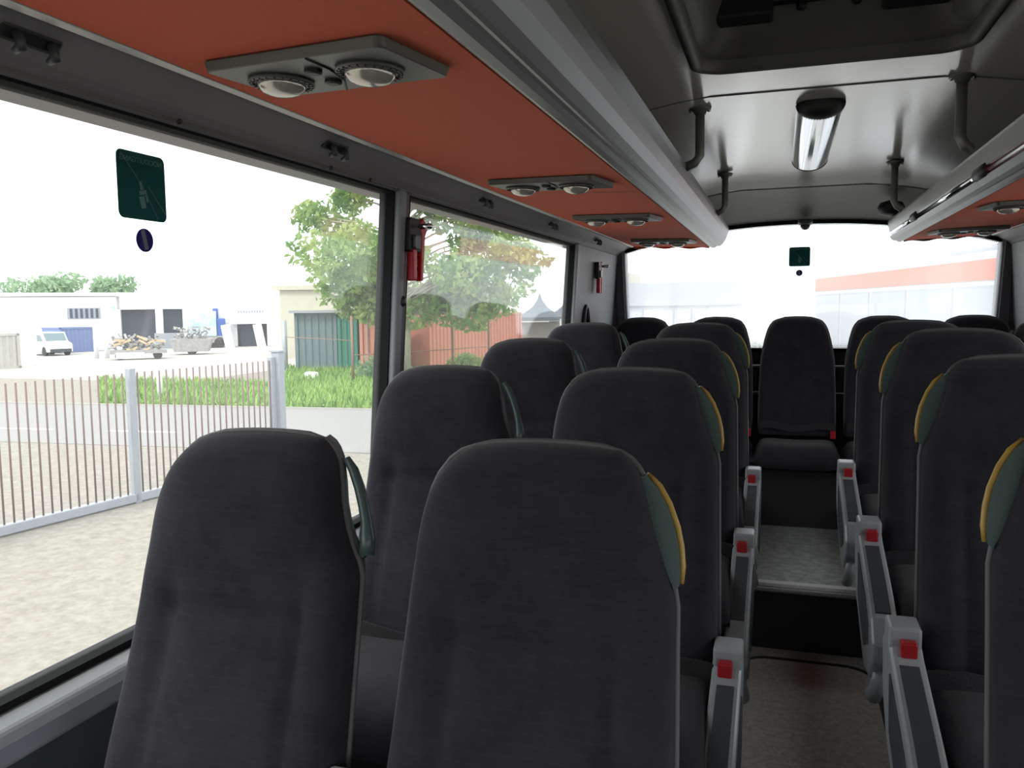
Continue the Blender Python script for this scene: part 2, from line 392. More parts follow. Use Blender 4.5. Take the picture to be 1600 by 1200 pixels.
# rear cove dropping to the back window
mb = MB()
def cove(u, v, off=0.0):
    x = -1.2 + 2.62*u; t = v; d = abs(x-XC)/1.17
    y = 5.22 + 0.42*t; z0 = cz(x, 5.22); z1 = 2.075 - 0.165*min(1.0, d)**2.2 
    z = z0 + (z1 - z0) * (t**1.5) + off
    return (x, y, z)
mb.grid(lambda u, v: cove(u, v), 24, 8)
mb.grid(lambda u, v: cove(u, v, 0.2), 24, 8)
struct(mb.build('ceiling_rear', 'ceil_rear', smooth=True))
mb = MB()
mb.tube([(-0.9 + 2.0*t/24, 5.222, cz(-0.9 + 2.0*t/24, 5.22) - 0.001) for t in range(25)], 0.004, 6)
struct(mb.build('trim_11', 'groove', smooth=True))
mb = MB()
mb.tube([(-0.5 + 1.22*t/24, 2.92, cz(-0.5 + 1.22*t/24, 2.92) - 0.0005) for t in range(25)], 0.0035, 6)
struct(mb.build('trim_12', 'groove', smooth=True))
# outer roof skin, closes the shell
mb = MB(); mb.box((-1.25, Y0-0.1, 2.52), (1.47, Y1+0.2, 2.56))
mb.box((-1.25, Y0-0.1, 2.0), (-1.2, Y1+0.1, 2.56)); mb.box((1.42, Y0-0.1, 2.0), (1.47, Y1+0.1, 2.56)); mb.box((-1.25, Y1+0.03, 2.15), (1.47, Y1+0.2, 2.56))
struct(mb.build('roof', 'white'))

# rear wall and rear window
def rwtop(x):
    d = min(1.0, abs(x-XC)/1.17); return 2.075 - 0.165*d**2.2
RZ0 = 1.262
RX0, RX1 = -1.02, 1.245
mb = MB(); mb.box((-1.2, Y1, -0.35), (1.42, Y1+0.12, RZ0))
struct(mb.build('wall_rear', 'black'))
for k, (xa, xb, xc2, xd) in enumerate(((-1.2, RX0, RX0+0.035, -1.2), (1.42, RX1, RX1-0.035, 1.42))):
    mb = MB(); mb.prism([(xa, 2.1), (xb, 2.1), (xc2, RZ0-0.01), (xd, RZ0-0.01)], Y1, Y1+0.1)
    struct(mb.build('wall_rear_%s' % ('left', 'right')[k], 'pillar'))
    s_ = 1 if k == 0 else -1
    # dark strip and light bead beside the glass
    mb = MB(); mb.prism([(xb-s_*0.055, 2.0), (xb-s_*0.008, 2.0), (xc2-s_*0.008, RZ0), (xc2-s_*0.075, RZ0)], Y1-0.03, Y1+0.01)
    struct(mb.build('trim_%d' % (13+k), 'darkplastic', bevel=0.006))
    mb = MB(); mb.tube([(xb-s_*0.004, Y1-0.012, 2.0), (xc2-s_*0.004, Y1-0.012, RZ0)], 0.008, 8)
    struct(mb.build('trim_%d' % (15+k), 'sill', smooth=True))
mb = MB()
n = 24
top = [(RX0 + (RX1-RX0)*i/n, rwtop(RX0 + (RX1-RX0)*i/n)) for i in range(n+1)]
# rubber frame round the rear glass
for i in range(n):
    (xa, za), (xb, zb) = top[i], top[i+1]
    mb.add([(xa, Y1, za-0.012), (xb, Y1, zb-0.012), (xb, Y1, zb+0.05), (xa, Y1, za+0.05), (xa, Y1+0.05, za-0.012), (xb, Y1+0.05, zb-0.012), (xb, Y1+0.05, zb+0.05), (xa, Y1+0.05, za+0.05)],
           [(0,1,2,3),(4,7,6,5),(0,4,5,1),(2,6,7,3)])
mb.box((RX0, Y1, RZ0-0.01), (RX1, Y1+0.05, RZ0+0.012))
w5 = struct(mb.build('window_5', 'rubber'))
mb = MB()
vs = []; fs = []
for i, (x, z) in enumerate(top): vs += [(x, Y1+0.03, RZ0), (x, Y1+0.03, z)]
for i in range(n): fs.append((2*i, 2*i+2, 2*i+3, 2*i+1))
o_ = len(vs)
vs += [(x, y+0.006, z) for x, y, z in vs]; fs += [tuple(q+o_ for q in reversed(f)) for f in fs]
mb.add(vs, fs); mb.build('pane', 'rearglass', w5)
# dotted frit along the lower and upper edge of the rear glass
mb = MB()
for r_ in range(3):
    for i in range(230):
        x = RX0 + 0.03 + (RX1-RX0-0.06)*i/229 + 0.005*(r_ % 2); rr = 0.0042 - 0.0011*r_
        for zz, sg in ((RZ0+0.018+0.011*r_, 1), (rwtop(x)-0.018-0.011*r_, -1)):
            mb.add([(x-rr, Y1+0.029, zz), (x, Y1+0.029, zz-rr), (x+rr, Y1+0.029, zz), (x, Y1+0.029, zz+rr), (x, Y1+0.0285, zz)], [(0,1,4),(1,2,4),(2,3,4),(3,0,4)])
mb.build('printed_dots', 'rubber', w5)['kind'] = 'stuff'

# unseen front end: wall with the windscreen shrunk to dim the interior
mb = MB(); mb.box((-1.2, Y0-0.1, -0.35), (1.42, Y0, 0.75)); mb.box((-1.2, Y0-0.1, 1.55), (1.42, Y0, 2.3))
struct(mb.build('wall_front', 'walldark'))
mb = MB(); mb.box((-1.2, Y0-0.06, 0.74), (1.42, Y0-0.054, 1.56)); struct(mb.build('window_6', 'glass'))

# floors
def zp(y): return 0.29 + 0.054*(y-1.1)
mb = MB(); mb.box((-0.18, Y0, -0.06), (0.5, 3.86, 0.0)); struct(mb.build('floor', 'carpet'))
mb = MB(); mb.box((-0.18, 3.84, -0.05), (0.5, 4.9, 0.30)); struct(mb.build('floor_step', 'vinyl'))
mb = MB(); mb.box((-0.17, 3.815, -0.0), (0.5, 3.838, 0.262)); struct(mb.build('trim_17', 'floordark'))
mb = MB()
mb.prism([(3.812, 0.262), (3.806, 0.270), (3.806, 0.292), (3.815, 0.304), (3.858, 0.304), (3.858, 0.300), (3.84, 0.298), (3.838, 0.262)], -0.17, 0.5, 'YZ')
mb.box((-0.17, 3.800, 0.276), (0.5, 3.81, 0.286))
struct(mb.build('trim_18', 'edge', bevel=0.002))
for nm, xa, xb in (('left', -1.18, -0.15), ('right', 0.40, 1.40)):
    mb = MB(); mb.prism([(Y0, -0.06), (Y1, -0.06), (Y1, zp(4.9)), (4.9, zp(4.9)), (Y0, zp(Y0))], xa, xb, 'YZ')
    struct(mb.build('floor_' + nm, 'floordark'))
# metal kick strips along the aisle and the raised mat rim
for k, xx in enumerate((-0.15, 0.40)):
    s_ = 1 if k == 0 else -1
    mb = MB(); mb.prism([(Y0, zp(Y0)-0.03), (3.80, zp(3.8)-0.03), (3.80, zp(3.8)+0.004), (Y0, zp(Y0)+0.004)], xx-s_*0.012, xx+s_*0.008, 'YZ')
    struct(mb.build('trim_%d' % (19+k), 'edge', bevel=0.003))
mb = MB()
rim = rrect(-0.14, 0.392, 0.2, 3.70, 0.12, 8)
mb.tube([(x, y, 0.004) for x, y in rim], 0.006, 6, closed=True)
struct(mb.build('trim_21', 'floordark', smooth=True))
for k, xx in enumerate((0.405, 0.43)):
    pass
# riser box under the rear bench
mb = MB(); mb.box((-1.14, 4.86, 0.2), (1.36, Y1, 0.62)); struct(mb.build('floor_rear', 'black'))

# ------------------------------------------------------------------ seats
CUT = [(1.063, .098), (1.055, .112), (1.045, .121), (1.03, .130), (1.0, .137), (.97, .143), (.94, .153), (.91, .167), (.89, .180), (.87, .188), (.80, .191), (.65, .196), (.52, .200), (.40, .203)]
CUTA = [(1.063, .104), (1.055, .118), (1.045, .128), (1.03, .138), (1.0, .148), (.97, .157), (.94, .168), (.91, .179), (.89, .185), (.87, .189), (.80, .191), (.65, .196), (.52, .200), (.40, .203)]
FULL = [(1.063, .112), (1.056, .132), (1.044, .148), (1.022, .164), (1.0, .173), (.97, .180), (.94, .184), (.91, .186), (.88, .188), (.86, .189), (.80, .191), (.65, .197), (.52, .202), (.40, .204)]
REAR_ = [(1.063, .10), (1.057, .118), (1.047, .138), (1.025, .156), (1.0, .168), (.97, .177), (.94, .185), (.91, .191), (.88, .196), (.86, .199), (.80, .207), (.65, .212), (.52, .214), (.40, .214)]
REC = 0.30
def prof(tab, z):
    if z >= tab[0][0]: return tab[0][1]
    for (za, wa), (zb, wb) in zip(tab, tab[1:]):
        if z >= zb: return wb + (wa-wb)*(z-zb)/(za-zb)
    return tab[-1][1]
def backrest(tl, tr, zb=0.40, zt=1.063):
    """closed cushion; front faces -y"""
    NU, NV = 34, 52
    mb = MB()
    def srf(front):
        def fn(u, v):
            # rows crowd towards the top edge
            vv = 1 - (1-v)**1.6
            z = zb + (zt-zb)*vv
            s = -math.cos(math.pi*u); s = 0.55*s + 0.45*(2*u-1)
            wl, wr = prof(tl, z), prof(tr, z)
            x = s*wr if s > 0 else s*wl
            arch = 0.010*(1 - (x/0.13)**2) * max(0, (vv-0.93)/0.07) if abs(x) < 0.13 else 0
            e = max(0.0, 1 - abs(s)**5)**0.42
            dt = (zt - z)
            e2 = min(1.0, (max(0.0, 1-(1-min(1, dt/0.055))**2))**0.5)
            e *= e2
            yc = (z - zt)*REC
            if front:
                head = 0.022*math.exp(-((z-0.97)/0.10)**2)
                lumb = 0.020*math.exp(-((z-0.58)/0.13)**2)
                crease = 0.013*math.exp(-((z-0.815)/0.012)**2)*max(0, 1-(s/0.72)**6)
                side = 0.020*max(0.0, (abs(s)-0.60)/0.40)**1.0 * (1 if z < 0.84 else math.exp(-((z-0.84)/0.05)**2)) * min(1, (1-abs(s))*9)
                ch = 0.008*math.exp(-((abs(s)-0.60)/0.05)**2) * (1 if z < 0.80 else math.exp(-((z-0.80)/0.05)**2))
                y = yc - e*(0.040 + head + lumb + side) + (crease + ch)*e
            else:
                y = yc + e*0.045
            return (x, y, z + arch)
        return fn
    mb.grid(srf(True), NU, NV); mb.grid(srf(False), NU, NV)
    # close the bottom
    b0 = [srf(True)(i/NU, 0) for i in range(NU+1)]; b1 = [srf(False)(i/NU, 0) for i in range(NU+1)]
    mb.add(b0+b1, [(i, i+1, NU+1+i+1, NU+1+i) for i in range(NU)])
    return mb
def outline(tl, tr, zb=0.40, zt=1.063, off=0.0, yo=0.0):
    pts = []
    for z, w in reversed(tl):
        if z < zb: continue
        pts.append((-w-off, (z-zt)*REC+yo, z))
    n = 8
    for i in range(1, n):
        x = -tl[0][1] + (tl[0][1]+tr[0][1])*i/n
        pts.append((x, yo, zt + off + 0.010*(1-(x/0.13)**2)))
    for z, w in tr:
        if z < zb: continue
        pts.append((w+off, (z-zt)*REC+yo, z))
    return pts

def cushion_mb(w, y0, y1, zt, th, front_drop=0.0):
    mb = MB(); NU, NV = 20, 20
    def fn(top):
        def f(u, v):
            s = 2*u-1; t = 2*v-1
            x = s*w; y = y0 + (y1-y0)*v
            e = (max(0, 1-abs(s)**5)**0.4) * (max(0, 1-abs(t)**5)**0.4)
            rise = 0.018*abs(s)**2 + 0.012*max(0, -t)
            z = zt - th*0.45 + (e*(th*0.45 + rise) if top else -e*th*0.55)
            z -= front_drop*max(0, -t)**3
            return (x, y, z)
        return f
    mb.grid(fn(True), NU, NV); mb.grid(fn(False), NU, NV)
    return mb

def handle_parts(root, sgn, solid):
    outer = [(.134, 1.036), (.148, 1.020), (.162, .994), (.172, .969), (.180, .945), (.185, .920), (.187, .898)]
    inner = [(.128, 1.034), (.137, 1.0), (.143, .970), (.152, .944), (.163, .922), (.174, .905), (.185, .893)]
    outer = [(x+0.006, z) for x, z in outer]
    if solid:
        inner = [(.134, 1.034), (.145, 1.0), (.153, .970), (.163, .944), (.173, .922), (.180, .905), (.187, .893)]
        outer = [(.142, 1.036), (.158, 1.020), (.172, .998), (.184, .969), (.190, .945), (.193, .920), (.193, .898)]
    y_ = lambda z: (z-1.063)*REC + 0.005
    mb = MB()
    if solid:
        n = len(outer)
        for i in range(n-1):
            a, b, c, d = outer[i], outer[i+1], inner[i+1], inner[i]
            vs = []
            for yy in (-0.012, 0.014):
                for (x, z) in (a, b, c, d): vs.append((sgn*x, y_(z)+yy, z))
            mb.add(vs, [(0,1,2,3), (4,7,6,5), (0,4,5,1), (1,5,6,2), (2,6,7,3), (3,7,4,0)])
        h = mb.build('grab_handle', 'teal', root)
        m2 = MB(); m2.tube([(sgn*(x+0.002), y_(z), z) for x, z in outer], [0.003] + [0.005]*(n-2) + [0.003], 10)
        m2.build('edge_strip', 'yellow', h, smooth=True, label='yellow edge strip of the grab handle')
    else:
        m2 = MB()
        loop = [(sgn*x, y_(z), z) for x, z in outer]
        m2.tube(loop, [0.006, 0.008, 0.0085, 0.0085, 0.009, 0.012, 0.012], 10)
        m2.tube([(sgn*x, y_(z)+0.006, z) for x, z in inner], [0.006]*7, 8)
        m2.build('grab_handle', 'teal', root, smooth=True)

def make_seat(name, cut, solid, panel, kind='row', drop=0.0):
    """cut: side (+1/-1/0) with the grab handle; panel: side of aisle shroud or 0"""
    root = bpy.data.objects.new(name, None); COL.objects.link(root); root.empty_display_size = 0.05
    root['category'] = 'coach seat'
    ct = CUTA if solid else CUT
    tl = ct if cut < 0 else FULL; tr = ct if cut > 0 else FULL
    zb = 0.42
    if kind == 'rear': tl = tr = REAR_; zb = 0.385
    backrest(tl, tr, zb).build('backrest', 'fabric', root, smooth=True, weld=True)
    mb = MB(); mb.tube(outline(tl, tr, zb, off=0.0015, yo=0.004), 0.0045, 8); mb.build('piping', 'piping', root, smooth=True)
    # back shell
    mb = MB(); o0 = outline(tl, tr, zb, off=-0.012, yo=0.030); o1 = outline(tl, tr, zb, off=-0.022, yo=0.058)
    n = len(o0); mb.add(o0+o1, [(i, i+1, n+i+1, n+i) for i in range(n-1)] + [tuple(range(n, 2*n)), tuple(range(n-1, -1, -1))])
    mb.build('back_shell', 'shell', root)
    zc = 0.47 if kind == 'row' else 0.365
    yb = (zb-1.063)*REC
    cushion_mb(0.208 if kind == 'row' else 0.225, yb-0.42, yb+0.01, zc, 0.125, 0.02).build('cushion', 'fabric', root, smooth=True, weld=True)
    if kind == 'row':
        mb = MB(); mb.box((-0.19, yb-0.39, 0.33), (0.19, yb+0.02, 0.375)); mb.box((-0.19, yb-0.03, 0.33), (0.19, yb+0.02, 0.44))
        mb.build('seat_frame', 'black', root, bevel=0.006)
        for sx in (-0.13, 0.13):
            mb = MB(); mb.box((sx-0.02, yb-0.30, 0.0), (sx+0.02, yb-0.10, 0.335)); mb.build('leg', 'black', root, bevel=0.005)
    else:
        mb = MB(); mb.box((-0.21, yb-0.36, 0.255), (0.21, yb+0.02, 0.30)); mb.build('seat_frame', 'black', root, bevel=0.006)
    if cut: handle_parts(root, cut, solid)
    # lap belt lying across the base of the back
    bs = panel if panel else 1
    mb = MB()
    pts = [(bs*(0.215 - 0.42*t/10), yb-0.052-0.006*math.sin(t), zb+0.052+0.012*math.sin(t*0.9)) for t in range(11)]
    for i in range(10):
        a, b = pts[i], pts[i+1]
        vs = [(a[0],a[1],a[2]-.022),(b[0],b[1],b[2]-.022),(b[0],b[1],b[2]+.022),(a[0],a[1],a[2]+.022)]
        vs += [(x, y-0.006, z) for x, y, z in vs]
        mb.add(vs, [(0,1,2,3),(4,7,6,5),(0,4,5,1),(2,6,7,3),(0,3,7,4),(1,5,6,2)])
    mb.build('lap_belt', 'webbing', root)
    if panel:
        s = panel
        before = set(root.children)
        xa, xb = s*0.203, s*0.262
        pf = [(yb+0.03, .48), (yb+0.045, .52), (yb+0.02, .548), (yb-0.04, .552), (yb-0.08, .535), (yb-0.30, .475), (yb-0.40, .44), (yb-0.445, .395), (yb-0.44, .345),
              (yb-0.38, .29), (yb-0.28, .27), (yb-0.2, .30), (yb-0.05, .36), (yb+0.02, .42)]
        mb = MB(); mb.prism(pf, xa, xb, 'YZ')
        sp = mb.build('side_panel', 'greyplastic', root, bevel=0.012, seg=3, smooth=False)
        pi = [(yb-0.10, .505), (yb-0.29, .452), (yb-0.37, .415), (yb-0.38, .37), (yb-0.30, .335), (yb-0.12, .40)]
        mb = MB(); mb.prism(pi, xb-s*0.004, xb+s*0.0035, 'YZ'); mb.build('inset', 'darkplastic', sp, bevel=0.002, label='dark inset of the side panel')
        # dark recess running along the top of the shroud
        mb = MB()
        mb.prism([(yb-0.115, .528), (yb-0.30, .479), (yb-0.385, .449), (yb-0.385, .444), (yb-0.30, .47), (yb-0.115, .52)], xa+s*0.014, xb-s*0.012, 'YZ')
        mb.build('top_groove', 'darkplastic', sp, label='dark groove along the top of the panel')
        # curved lower fin
        mb = MB()
        mb.tube([(s*0.238, yb-0.40, .33), (s*0.245, yb-0.41, .285), (s*0.247, yb-0.37, .245), (s*0.243, yb-0.30, .225), (s*0.235, yb-0.22, .23)], [0.012, 0.017, 0.019, 0.017, 0.010], 10)
        mb.build('lower_fin', 'greyplastic', sp, smooth=True)
        mb = MB(); mb.box((s*0.216, yb-0.092, .530), (s*0.244, yb-0.066, .560)); bk = mb.build('buckle', 'buckle', root, bevel=0.004, label='red seat belt buckle')
        mb = MB(); mb.box((s*0.205, yb-0.063, .535), (s*0.262, yb+0.01, .578)); mb.build('buckle_housing', 'greyplastic', root, bevel=0.006)
        for ch in root.children:
            if ch not in before: ch.location = (-s*drop*0.2, 0, -drop)
    else:
        # buckle stalk between the seats
        s = -cut if cut else 1
        mb = MB(); mb.box((s*0.185, yb-0.075, zc+0.01), (s*0.215, yb-0.045, zc+0.055)); mb.build('buckle', 'buckle', root, bevel=0.004, label='red seat belt buckle')
    if kind == 'row' and not panel:
        # grey armrest hinge cover bridging the gap towards the aisle seat
        mb = MB(); mb.box((cut*0.19, yb-0.03, .60), (cut*0.262, yb+0.035, .632)); mb.build('armrest_hinge', 'greyplastic', root, bevel=0.006)
    return root

ORD = ['first', 'second', 'third', 'fourth']
ROWL = [1.135, 1.905, 2.64, 3.44]
ROWR = [1.30, 1.905, 2.57, 3.38]
def place(proto, used, x, y, z, label, group):
    o = proto if not used else copy_tree(proto)
    o.location = (x, y, z); o['label'] = label; o['group'] = group
    return o
p = make_seat('coach_seat', 1, False, 0)
WL = ['large charcoal seat beside the left window, nearest the camera, with open grab loop',
      'charcoal window seat directly behind the nearest left window seat',
      'charcoal seat by the left window with its top against the orange container, third from front',
      'charcoal seat beside the left rear wall panel, just ahead of the back bench']
for i, y in enumerate(ROWL):
    place(p, i, -0.78, y, zp(y) + (-0.008, 0, 0, -0.008)[i], WL[i], 'seats along the left windows')
p = make_seat('coach_seat', 1, True, 1, drop=0.045)
AL = ['big charcoal seat left of the aisle, nearest the camera, with yellow-edged teal handle',
      'charcoal seat left of the aisle, second from the camera, red buckle lowest on that side',
      'charcoal seat left of the aisle, third from the camera',
      'charcoal seat left of the aisle, fourth from the camera, just before the bench']
for i, y in enumerate(ROWL):
    place(p, i, -0.315, y, zp(y) + (-0.008, 0, 0, -0.01)[i], AL[i], 'seats left of the aisle')
p = make_seat('coach_seat', -1, True, -1)
AR = ['charcoal seat cut off by the right picture edge, with bright yellow-edged handle',
      'charcoal seat right of the aisle, second from the camera, yellow-edged handle in full view',
      'charcoal seat right of the aisle, third from the camera, overlapped by a nearer seat',
      'charcoal seat right of the aisle, fourth from the camera, just before the back bench']
for i, y in enumerate(ROWR):
    place(p, i, 0.465, y, zp(y) + (0.025, 0.035, 0.035, 0.0)[i], AR[i], 'seats right of the aisle')
p = make_seat('coach_seat', -1, False, 0)
for i, y in enumerate(ROWR[3:]):
    place(p, i, 0.93, y, zp(y), 'charcoal seat by the right window, ahead of the back bench, only its top showing', 'seats along the right windows')
p = make_seat('rear_bench_seat', 0, False, 0, 'rear')
RL = ['upright charcoal back bench seat at the left rear corner by the wall panel',
      'charcoal back bench seat between the corner seat and the middle seat on the left',
      'charcoal middle seat of the back bench facing straight down the aisle',
      'charcoal back bench seat just right of the middle seat',
      'charcoal back bench seat at the right rear corner under the luggage rack']
RXS = [-0.845, -0.375, 0.095, 0.575, 1.05]
for i, x in enumerate(RXS):
    place(p, i, x, 5.33, 0.405, RL[i], 'seats of the back bench')

# grey rails behind the back bench
r0 = MB(); r0.tube([(-1.13, 5.50, 1.165), (1.35, 5.50, 1.165)], 0.009, 8)
o = r0.build('rear_rail', 'postgrey', smooth=True); tag(o, 'upper thin grey rail behind the back bench, just below the rear window', 'rail', 'rails behind the back bench')
r0 = MB(); r0.tube([(-1.14, 5.50, 0.995), (1.36, 5.50, 0.995)], 0.009, 8)
o = r0.build('rear_rail', 'postgrey', smooth=True); tag(o, 'lower thin grey rail behind the back bench, seen between the seat backs', 'rail', 'rails behind the back bench')

# ------------------------------------------------------------------ luggage racks
def rack(side):
    mm = (lambda pr: pr) if side < 0 else (lambda pr: [(mirx(x) , z) for x, z in pr])
    root = thing('luggage_rack', 'long overhead rack with orange underside over the left seats, rounded silver front' if side < 0 else
                 'overhead rack with orange underside over the right seats, open front with red bar', 'luggage rack', (0, 0, 0), 0, 'overhead luggage racks')
    y0, y1 = -1.6, 5.55
    a_in = -0.45 if side < 0 else -0.475
    o = MB().prism(mm([(-0.945, 1.948), (a_in, 1.930), (a_in, 1.945), (-0.945, 1.963)]), y0, y1-0.02).build('bottom_panel', 'orange', root, label='orange fabric underside')
    # seams of the panel
    mb = MB()
    for yy in (2.78, 4.22):
        mb.add([(mm([(-0.94, 0)])[0][0], yy-0.003, 1.9465), (mm([(-0.94, 0)])[0][0], yy+0.003, 1.9465), (mm([(a_in-0.004, 0)])[0][0], yy+0.003, 1.9288), (mm([(a_in-0.004, 0)])[0][0], yy-0.003, 1.9288)], [(0,1,2,3)])
    mb.build('seam', 'darkplastic', o)
    # outer rail
    MB().prism(mm([(-0.985, 1.966), (-0.975, 1.952), (-0.955, 1.944), (-0.938, 1.946), (-0.93, 1.958), (-0.94, 1.975), (-0.98, 1.985)]), y0, y1+0.01).build('edge_rail', 'rail', root, bevel=0.003)
    if side < 0:
        pf = [(-0.452, 1.945), (-0.450, 1.933), (-0.436, 1.927), (-0.418, 1.928), (-0.408, 1.936), (-0.400, 1.938), (-0.392, 1.936), (-0.384, 1.939),
              (-0.368, 1.953), (-0.352, 1.976), (-0.340, 2.004), (-0.333, 2.032), (-0.331, 2.052), (-0.336, 2.058), (-0.343, 2.052), (-0.352, 2.01), (-0.372, 1.972), (-0.40, 1.952)]
        MB().prism(pf, y0, y1+0.03).build('front_lip', 'silver', root, label='rounded silver front lip')
        cap = [(x, z) for x, z in pf]
        MB().prism(pf, y1+0.03, y1+0.04).build('end_cap', 'darkplastic', root)
    else:
        # lower lip and upper band with a gap holding the bar
        pf = mm([(-0.478, 1.948), (-0.476, 1.932), (-0.462, 1.925), (-0.446, 1.927), (-0.438, 1.935), (-0.428, 1.934), (-0.414, 1.941), (-0.404, 1.953), (-0.402, 1.962), (-0.412, 1.964), (-0.43, 1.955)])
        MB().prism(pf, y0, y1+0.03).build('front_lip', 'silver', root, label='silver lower lip')
        pf = mm([(-0.412, 1.982), (-0.398, 1.988), (-0.389, 2.045), (-0.392, 2.058), (-0.402, 2.056), (-0.408, 2.02)])
        MB().prism(pf, y0, y1+0.03).build('upper_band', 'rail', root, bevel=0.002, label='grey upper band')
        pf = mm([(-0.44, 1.955), (-0.412, 1.962), (-0.43, 1.972), (-0.415, 1.984), (-0.42, 1.99), (-0.45, 1.975)])
        MB().prism(pf, y0, y1).build('recess', 'redbar', root, label='dark red recess behind the bar')
    # inner tray back, keeps the rack a real box
    MB().prism(mm([(-0.46, 1.95), (-0.94, 1.965), (-1.16, 2.12), (-1.16, 2.14), (-0.93, 1.98), (-0.46, 1.962)]), y0, y1-0.01).build('shelf', 'walldark', root)
    # end trim with wavy fabric edge
    mb = MB(); pts = []
    n = 30
    for i in range(n+1):
        t = i/n; x = -0.94 + (a_in+0.94)*t
        zz = 1.946 + (1.929-1.946)*t
        pts.append((x, zz - 0.006 - 0.005*math.sin(t*19)))
    up = [(x, 1.985) for x, z in reversed(pts)]
    MB().prism(mm(pts+up), y1-0.02, y1).build('end_trim', 'orange' if side < 0 else 'darkplastic', root)
    return root
rack(-1); rack(1)

# red bar along the right rack; chrome rear lengths paint in its white reflection
root = thing('hand_bar', 'glossy red bar with black brackets along the right luggage rack', 'handrail', (0, 0, 0))
bx = mirx(-0.412)
for (a, b) in ((1.2, 3.12), (3.12, 4.58), (4.58, 5.56)):
    MB().tube([(bx, a, 1.982), (bx, b, 1.982)], 0.018 if a < 2 else 0.014, 16).build('bar', 'redbar' if a < 2 else 'chrome', root, smooth=True, label=None if a < 2 else 'length of the red bar, its bright reflection put in as chrome')
for yy in (3.15, 4.60):
    MB().tube([(bx, yy-0.10, 1.982), (bx, yy-0.09, 1.982), (bx, yy+0.06, 1.982), (bx, yy+0.075, 1.982)], [0.019, 0.0255, 0.0255, 0.017], 16).build('bracket', 'black', root, smooth=True)
    MB().tube([(bx, yy+0.075, 1.982), (bx, yy+0.12, 1.982)], 0.019, 14).build('collar', 'chrome', root, smooth=True)

# ------------------------------------------------------------------ reading light / vent consoles under the racks
def console():
    root = bpy.data.objects.new('reading_light_console', None); COL.objects.link(root); root['category'] = 'reading light'
    pf = rrect(-0.175, 0.175, -0.095, 0.095, 0.012, 3)
    mb = MB(); n = len(pf)
    top = [(x, y, 0.0) for x, y in pf]; low = [(x*0.985, y*0.94, -0.016) for x, y in pf]
    mb.add(top+low, [(i, (i+1) % n, n+(i+1) % n, n+i) for i in range(n)] + [tuple(range(n)), tuple(range(2*n-1, n-1, -1))])
    mb.build('housing', 'console', root, bevel=0.002)
    for sx in (-0.095, 0.085):
        ring = MB().lathe([(0.052, -0.015), (0.054, -0.021), (0.048, -0.024), (0.042, -0.020), (0.036, -0.018)], (sx, 0.0, 0), 'Z', 28).build('lamp_ring', 'console', root, smooth=True)
        MB().lathe([(0.040, -0.018), (0.038, -0.028), (0.029, -0.036), (0.015, -0.040), (0.004, -0.041)], (sx, 0.0, 0), 'Z', 28).build('lens', 'lens', ring, smooth=True, label='domed clear lens')
        mb = MB()
        for a in range(24):
            t = 2*math.pi*a/24
            mb.box((-0.001, 0.043, -0.0245), (0.001, 0.051, -0.0205), Matrix.Translation((sx, 0, 0)) @ Matrix.Rotation(t, 4, 'Z'))
        mb.build('knurling', 'black', ring)
    for k, (dx, dy) in enumerate(((-0.012, 0.03), (0.0, -0.032))):
        mb = MB(); mb.lathe([(0.014, -0.015), (0.014, -0.021), (0.010, -0.023)], (dx, dy, 0), 'Z', 16); mb.build('button', 'black', root, smooth=False)
    mb = MB(); mb.tube([(-0.03, 0.085, -0.0165), (0.01, 0.03, -0.0168), (0.03, -0.03, -0.0168), (0.035, -0.088, -0.0165)], 0.0022, 6); mb.build('seam', 'black', root, smooth=True)
    return root
ck = console()
spots = [(-0.69, 1.195, -1, 'grey twin reading light console on the orange panel, nearest the camera'),
         (-0.68, 2.50, -1, 'twin reading light console on the left orange panel, second from the camera'),
         (-0.675, 3.56, -1, 'twin reading light console on the left orange panel, third from the camera'),
         (-0.66, 4.93, -1, 'last twin reading light console at the rear end of the left orange panel'),
         (0.925, 3.72, 1, 'twin reading light console on the right rack by the picture edge'),
         (0.925, 4.93, 1, 'last twin reading light console at the rear end of the right rack')]
for i, (x, y, s, lb) in enumerate(spots):
    o = ck if i == 0 else copy_tree(ck)
    t = (x+0.945)/0.495 if s < 0 else (mirx(x)+0.945)/0.495
    o.location = (x, y, 1.948 - 0.018*t - 0.0015); o.rotation_euler = (0, R(2.1)*(1 if s < 0 else -1), R(-10)*(1 if s < 0 else -1))
    o['label'] = lb; o['group'] = 'reading light consoles'

# coat hooks on the window header
def hook():
    root = bpy.data.objects.new('coat_hook', None); COL.objects.link(root); root['category'] = 'hook'
    MB().box((-0.008, -0.05, -0.013), (0.004, 0.05, 0.013)).build('plate', 'black', root, bevel=0.005)
    for dy in (-0.028, 0.028):
        MB().tube([(0.0, dy, 0.004), (0.014, dy, 0.0), (0.022, dy, -0.010), (0.014, dy, -0.020)], [0.005, 0.007, 0.008, 0.005], 8).build('prong', 'darkplastic', root, smooth=True)
    return root
hk = hook()
for i, (y, lb) in enumerate(((0.93, 'black hook plate on the header in the top left corner of the view'), (1.765, 'black double hook above the big left window, right of the green sticker'), (2.81, 'black hook plate above the second left window'),
                             (3.72, 'black hook plate on the header above the rear part of the second window'), (4.70, 'small black hook plate above the rear red hammer'))):
    o = hk if i == 0 else copy_tree(hk)
    o.location = (-1.002, y, 1.932); o.rotation_euler = (0, R(35), 0); o['label'] = lb; o['group'] = 'hooks on the left header'
